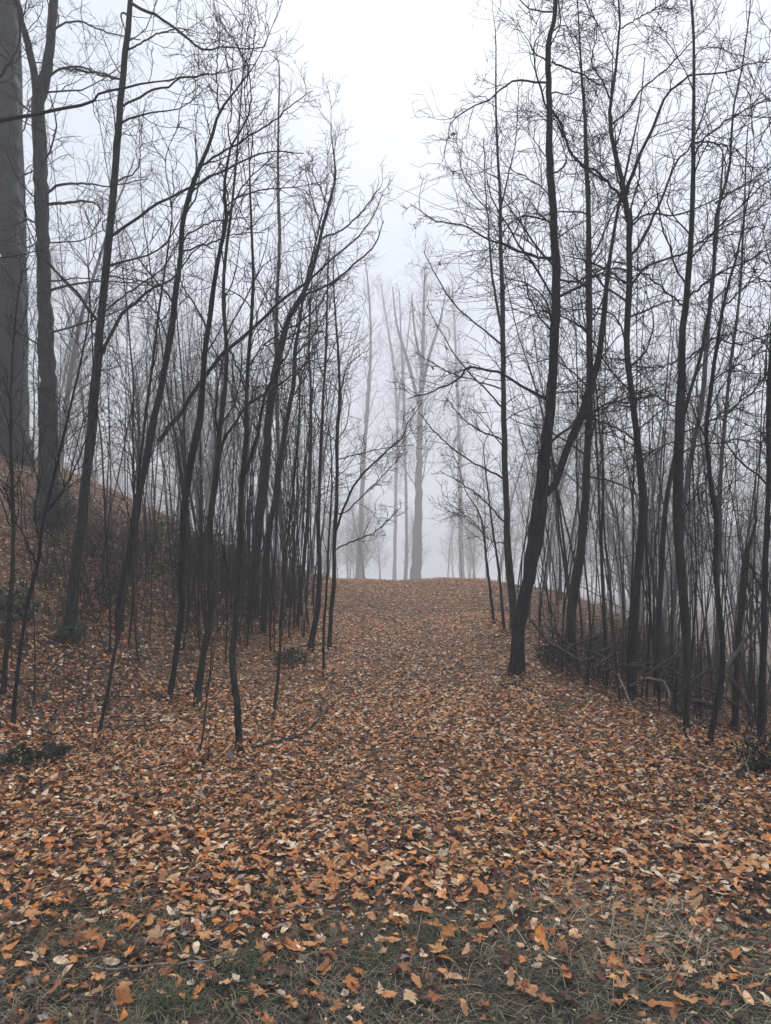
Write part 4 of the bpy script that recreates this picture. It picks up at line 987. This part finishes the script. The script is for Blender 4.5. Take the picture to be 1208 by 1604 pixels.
# the 300 largest leaves lie on top of the carpet one by one
rg = np.random.default_rng(5)
LM = []
for k in range(14):
    V, T = leaf_proto('maple' if k < 10 else 'oak', rg, ring=True, curl=1.15)
    LM.append(np_mesh('fallen_leaf', V, T=T, mat=M['leaf'], smooth_sh=True))
spots = [(45, 1445), (138, 1475), (540, 1297), (320, 1476), (448, 1305), (245, 1480), (345, 1385), (690, 1500), (1010, 1378), (1005, 1440), (730, 1250), (755, 1405),
         (150, 1302), (255, 1385), (487, 1400), (1070, 1330), (795, 1310), (195, 1580), (545, 1550), (960, 1520), (640, 1575), (465, 1493), (1180, 1360), (560, 1415), (400, 1352)]
cnt = 0
while cnt < 300:
    if cnt < len(spots): px, py = spots[cnt]
    else: px, py = rg.uniform(0, 1205), 1190 + 400 * rg.random() ** 0.9
    g = on_ground(px, py)
    y = g[1]; s = rg.uniform(.022, .044) if cnt >= len(spots) else rg.uniform(.044, .060)
    o = link('fallen_leaf', LM[cnt % 14], ground)
    e = .05; nx_ = -(ground_z(g[0] + e, y) - g[2]) / e; ny_ = -(ground_z(g[0], y + e) - g[2]) / e
    nrm = Vector((float(nx_) + rg.normal(0, .2), float(ny_) + rg.normal(-.1, .18), 1)).normalized()
    q = Vector((0, 0, 1)).rotation_difference(nrm) @ Matrix.Rotation(rg.random() * 6.28, 3, 'Z').to_quaternion()
    o.rotation_mode = 'QUATERNION'; o.rotation_quaternion = q
    o.location = (float(g[0]), float(y), float(g[2]) + 0.022 + 0.012 * rg.random()); o.scale = (s, s, s * rg.choice([-1, 1]))
    cnt += 1

# ------------------------------------------------------------------ grass and dead straw
def blades(n, cx, cy, spread, hmin, hmax, lay, cols, rg, wid=0.0016):
    x = cx + rg.normal(0, 1, n) * spread; y = cy + rg.normal(0, 1, n) * spread
    z = ground_z(x, y)
    a = rg.random(n) * 6.28; h = rg.uniform(hmin, hmax, n); l = np.clip(rg.normal(lay, .25, n), 0.1, 1.5)
    d = np.stack([np.cos(a) * np.sin(l), np.sin(a) * np.sin(l), np.cos(l)], 1)
    s = np.stack([-np.sin(a), np.cos(a), np.zeros(n)], 1) * wid
    b = np.stack([x, y, z + 0.004], 1); m = b + d * h[:, None] * .55
    t = b + d * h[:, None] + np.stack([np.cos(a), np.sin(a), -0.9 * np.ones(n)], 1) * (h * .28)[:, None]
    t[:, 2] = np.maximum(t[:, 2], z + .012)
    V = np.stack([b - s, b + s, m + s * .8, m - s * .8, t], 1).reshape(-1, 3)
    i = np.arange(n)[:, None] * 5
    Q = i + np.array([[0, 1, 2, 3]]); T = i + np.array([[3, 2, 4]])
    c = cols[rg.integers(0, len(cols), n)] * rg.uniform(.7, 1.25, (n, 1))
    return V, Q, T, np.repeat(np.concatenate([c, np.ones((n, 1))], 1), 5, 0)
STRAW = np.array([[.30, .24, .15], [.36, .30, .20], [.22, .17, .11], [.16, .13, .09]])
GRASS = np.array([[.055, .075, .032], [.075, .10, .045], [.05, .06, .04]])
def grass_obj(name, label, cat, items):
    Vs, Qs, Ts, Cs, o = [], [], [], [], 0
    for V, Q, T, C in items:
        Vs.append(V); Qs.append(Q + o); Ts.append(T + o); Cs.append(C); o += len(V)
    ob = link(name, np_mesh(name, np.concatenate(Vs), np.concatenate(Qs), np.concatenate(Ts), M['blade'], True, np.concatenate(Cs)))
    tag(ob, label, cat, kind='stuff')
it = []
for k in range(330):                                         # matted straw and grass of the near verge
    y = rg.uniform(1.9, 3.15) if k < 270 else rg.uniform(3.1, 8); x = rg.uniform(-.6, .6) * y
    it.append(blades(int(rg.integers(30, 80)), x, y, rg.uniform(.05, .14), .025, .10, 1.25, STRAW * .65 if rg.random() < .72 else GRASS * .7, rg))
for px, py, n in [(960, 1440, 120), (1010, 1460, 130), (930, 1425, 80), (1060, 1480, 90), (1120, 1290, 40), (1080, 1275, 40), (960, 1490, 80), (560, 1260, 40)]:
    g = on_ground(px, py); it.append(blades(n, g[0], g[1], .17, .10, .24, 1.35, STRAW * 1.1, rg, .0015))
grass_obj('dead_grass', 'matted dead straw-coloured grass on the near verge', 'dead grass', it)
it = []
for px, py, n in [(385, 1518, 170), (270, 1572, 150), (430, 1408, 80), (675, 1466, 110), (580, 1182, 60), (870, 1110, 90), (900, 1104, 70), (818, 1424, 60), (640, 1300, 40), (700, 1350, 40), (250, 1230, 40), (830, 1275, 30), (590, 1500, 70), (905, 1220, 40)]:
    g = on_ground(px, py); it.append(blades(int(n * 1.6), g[0], g[1], .06, .03, .09, .85, GRASS * 1.2, rg, .0014))
grass_obj('grass', 'scattered tufts of short green grass poking through the leaves', 'grass', it)

# withered leaves still hanging on the olive-grey tree at the path edge
wl, wt = leaf_proto('beech', rg, curl=1.4)
WM = np_mesh('withered_leaf', wl * .035, T=wt, mat=M['leaf'])
tw = [np.array([v.co[:] for v in g.data.vertices]) for l in r2.children for g in l.children]
for i in range(26):
    q = tw[int(rg.integers(0, min(5, len(tw))))]; p = q[int(rg.integers(0, len(q)))]
    o = link('leaf', WM, r2, p - np.array([0, 0, .02])); o.rotation_euler = tuple(rg.random(3) * 6.28)

# small broken twigs strewn over the banks and the edges of the path
n = 2600
xy = pick(n, 3.0, 15.0)
xl_ = np.interp(xy[:, 1], [0, 3, 5, 6.8, 10, 14, 17], [-6, -4.2, -3.0, -1.9, -1.15, -1.15, -1.3]); xr_ = np.interp(xy[:, 1], [0, 4, 5.8, 8, 11, 17], [4.2, 2.95, 2.4, 1.6, 1.9, 2.4])
edge = (xy[:, 0] < xl_ + .4) | (xy[:, 0] > xr_ - .5)
xy = xy[edge | (rg.random(n) < .12)]; n = len(xy)
S = np.column_stack([xy, ground_z(xy[:, 0], xy[:, 1]) + .022]); an = rg.random(n) * 6.28; L = rg.uniform(.08, .5, n)
E = S + np.column_stack([np.cos(an), np.sin(an), np.zeros(n)]) * L[:, None]; E[:, 2] = ground_z(E[:, 0], E[:, 1]) + rg.uniform(.01, .05, n)
Mi = (S + E) / 2 + rg.normal(0, .02, (n, 3)) * np.array([1, 1, .2]); Mi[:, 2] = np.maximum(Mi[:, 2], ground_z(Mi[:, 0], Mi[:, 1]) + .02)
rr_ = rg.uniform(.0015, .0045, n)
half = n // 3
for nm, sl, mt, lb in [('twig_litter', slice(0, half), 'dead', 'pale broken twigs strewn over the banks and path edges'), ('twig_litter', slice(half, n), 'rot', 'dark broken twigs strewn over the banks and path edges')]:
    V, Q = tubes(np.stack([S[sl], Mi[sl], E[sl]], 1), np.repeat(rr_[sl, None], 3, 1), 3)
    tag(link(nm, np_mesh(nm, V, Q, mat=M[mt])), lb, 'twigs', kind='stuff')

# ------------------------------------------------------------------ haze
HZ = (-268, 268, -268, 268, -23.0, 40.0)
x0, x1, y0, y1, z0, z1 = HZ
V = [(x, y, z) for z in (z0, z1) for y in (y0, y1) for x in (x0, x1)]
Q = [(0, 2, 3, 1), (4, 5, 7, 6), (0, 1, 5, 4), (2, 6, 7, 3), (0, 4, 6, 2), (1, 3, 7, 5)]
hm = bpy.data.materials.new('haze'); hm.use_nodes = True
nt = hm.node_tree; nt.nodes.clear()
pv = nt.nodes.new('ShaderNodeVolumePrincipled'); pv.inputs['Color'].default_value = (0.985, 0.99, 1.0, 1); pv.inputs['Density'].default_value = 0.0062
pv.inputs['Anisotropy'].default_value = 0.0
om = nt.nodes.new('ShaderNodeOutputMaterial'); nt.links.new(pv.outputs[0], om.inputs['Volume'])
haze = link('haze', np_mesh('haze', V, Q, mat=hm, smooth_sh=False))
tag(haze, 'pale grey mist filling the wood and hiding the distance', 'mist', kind='stuff')
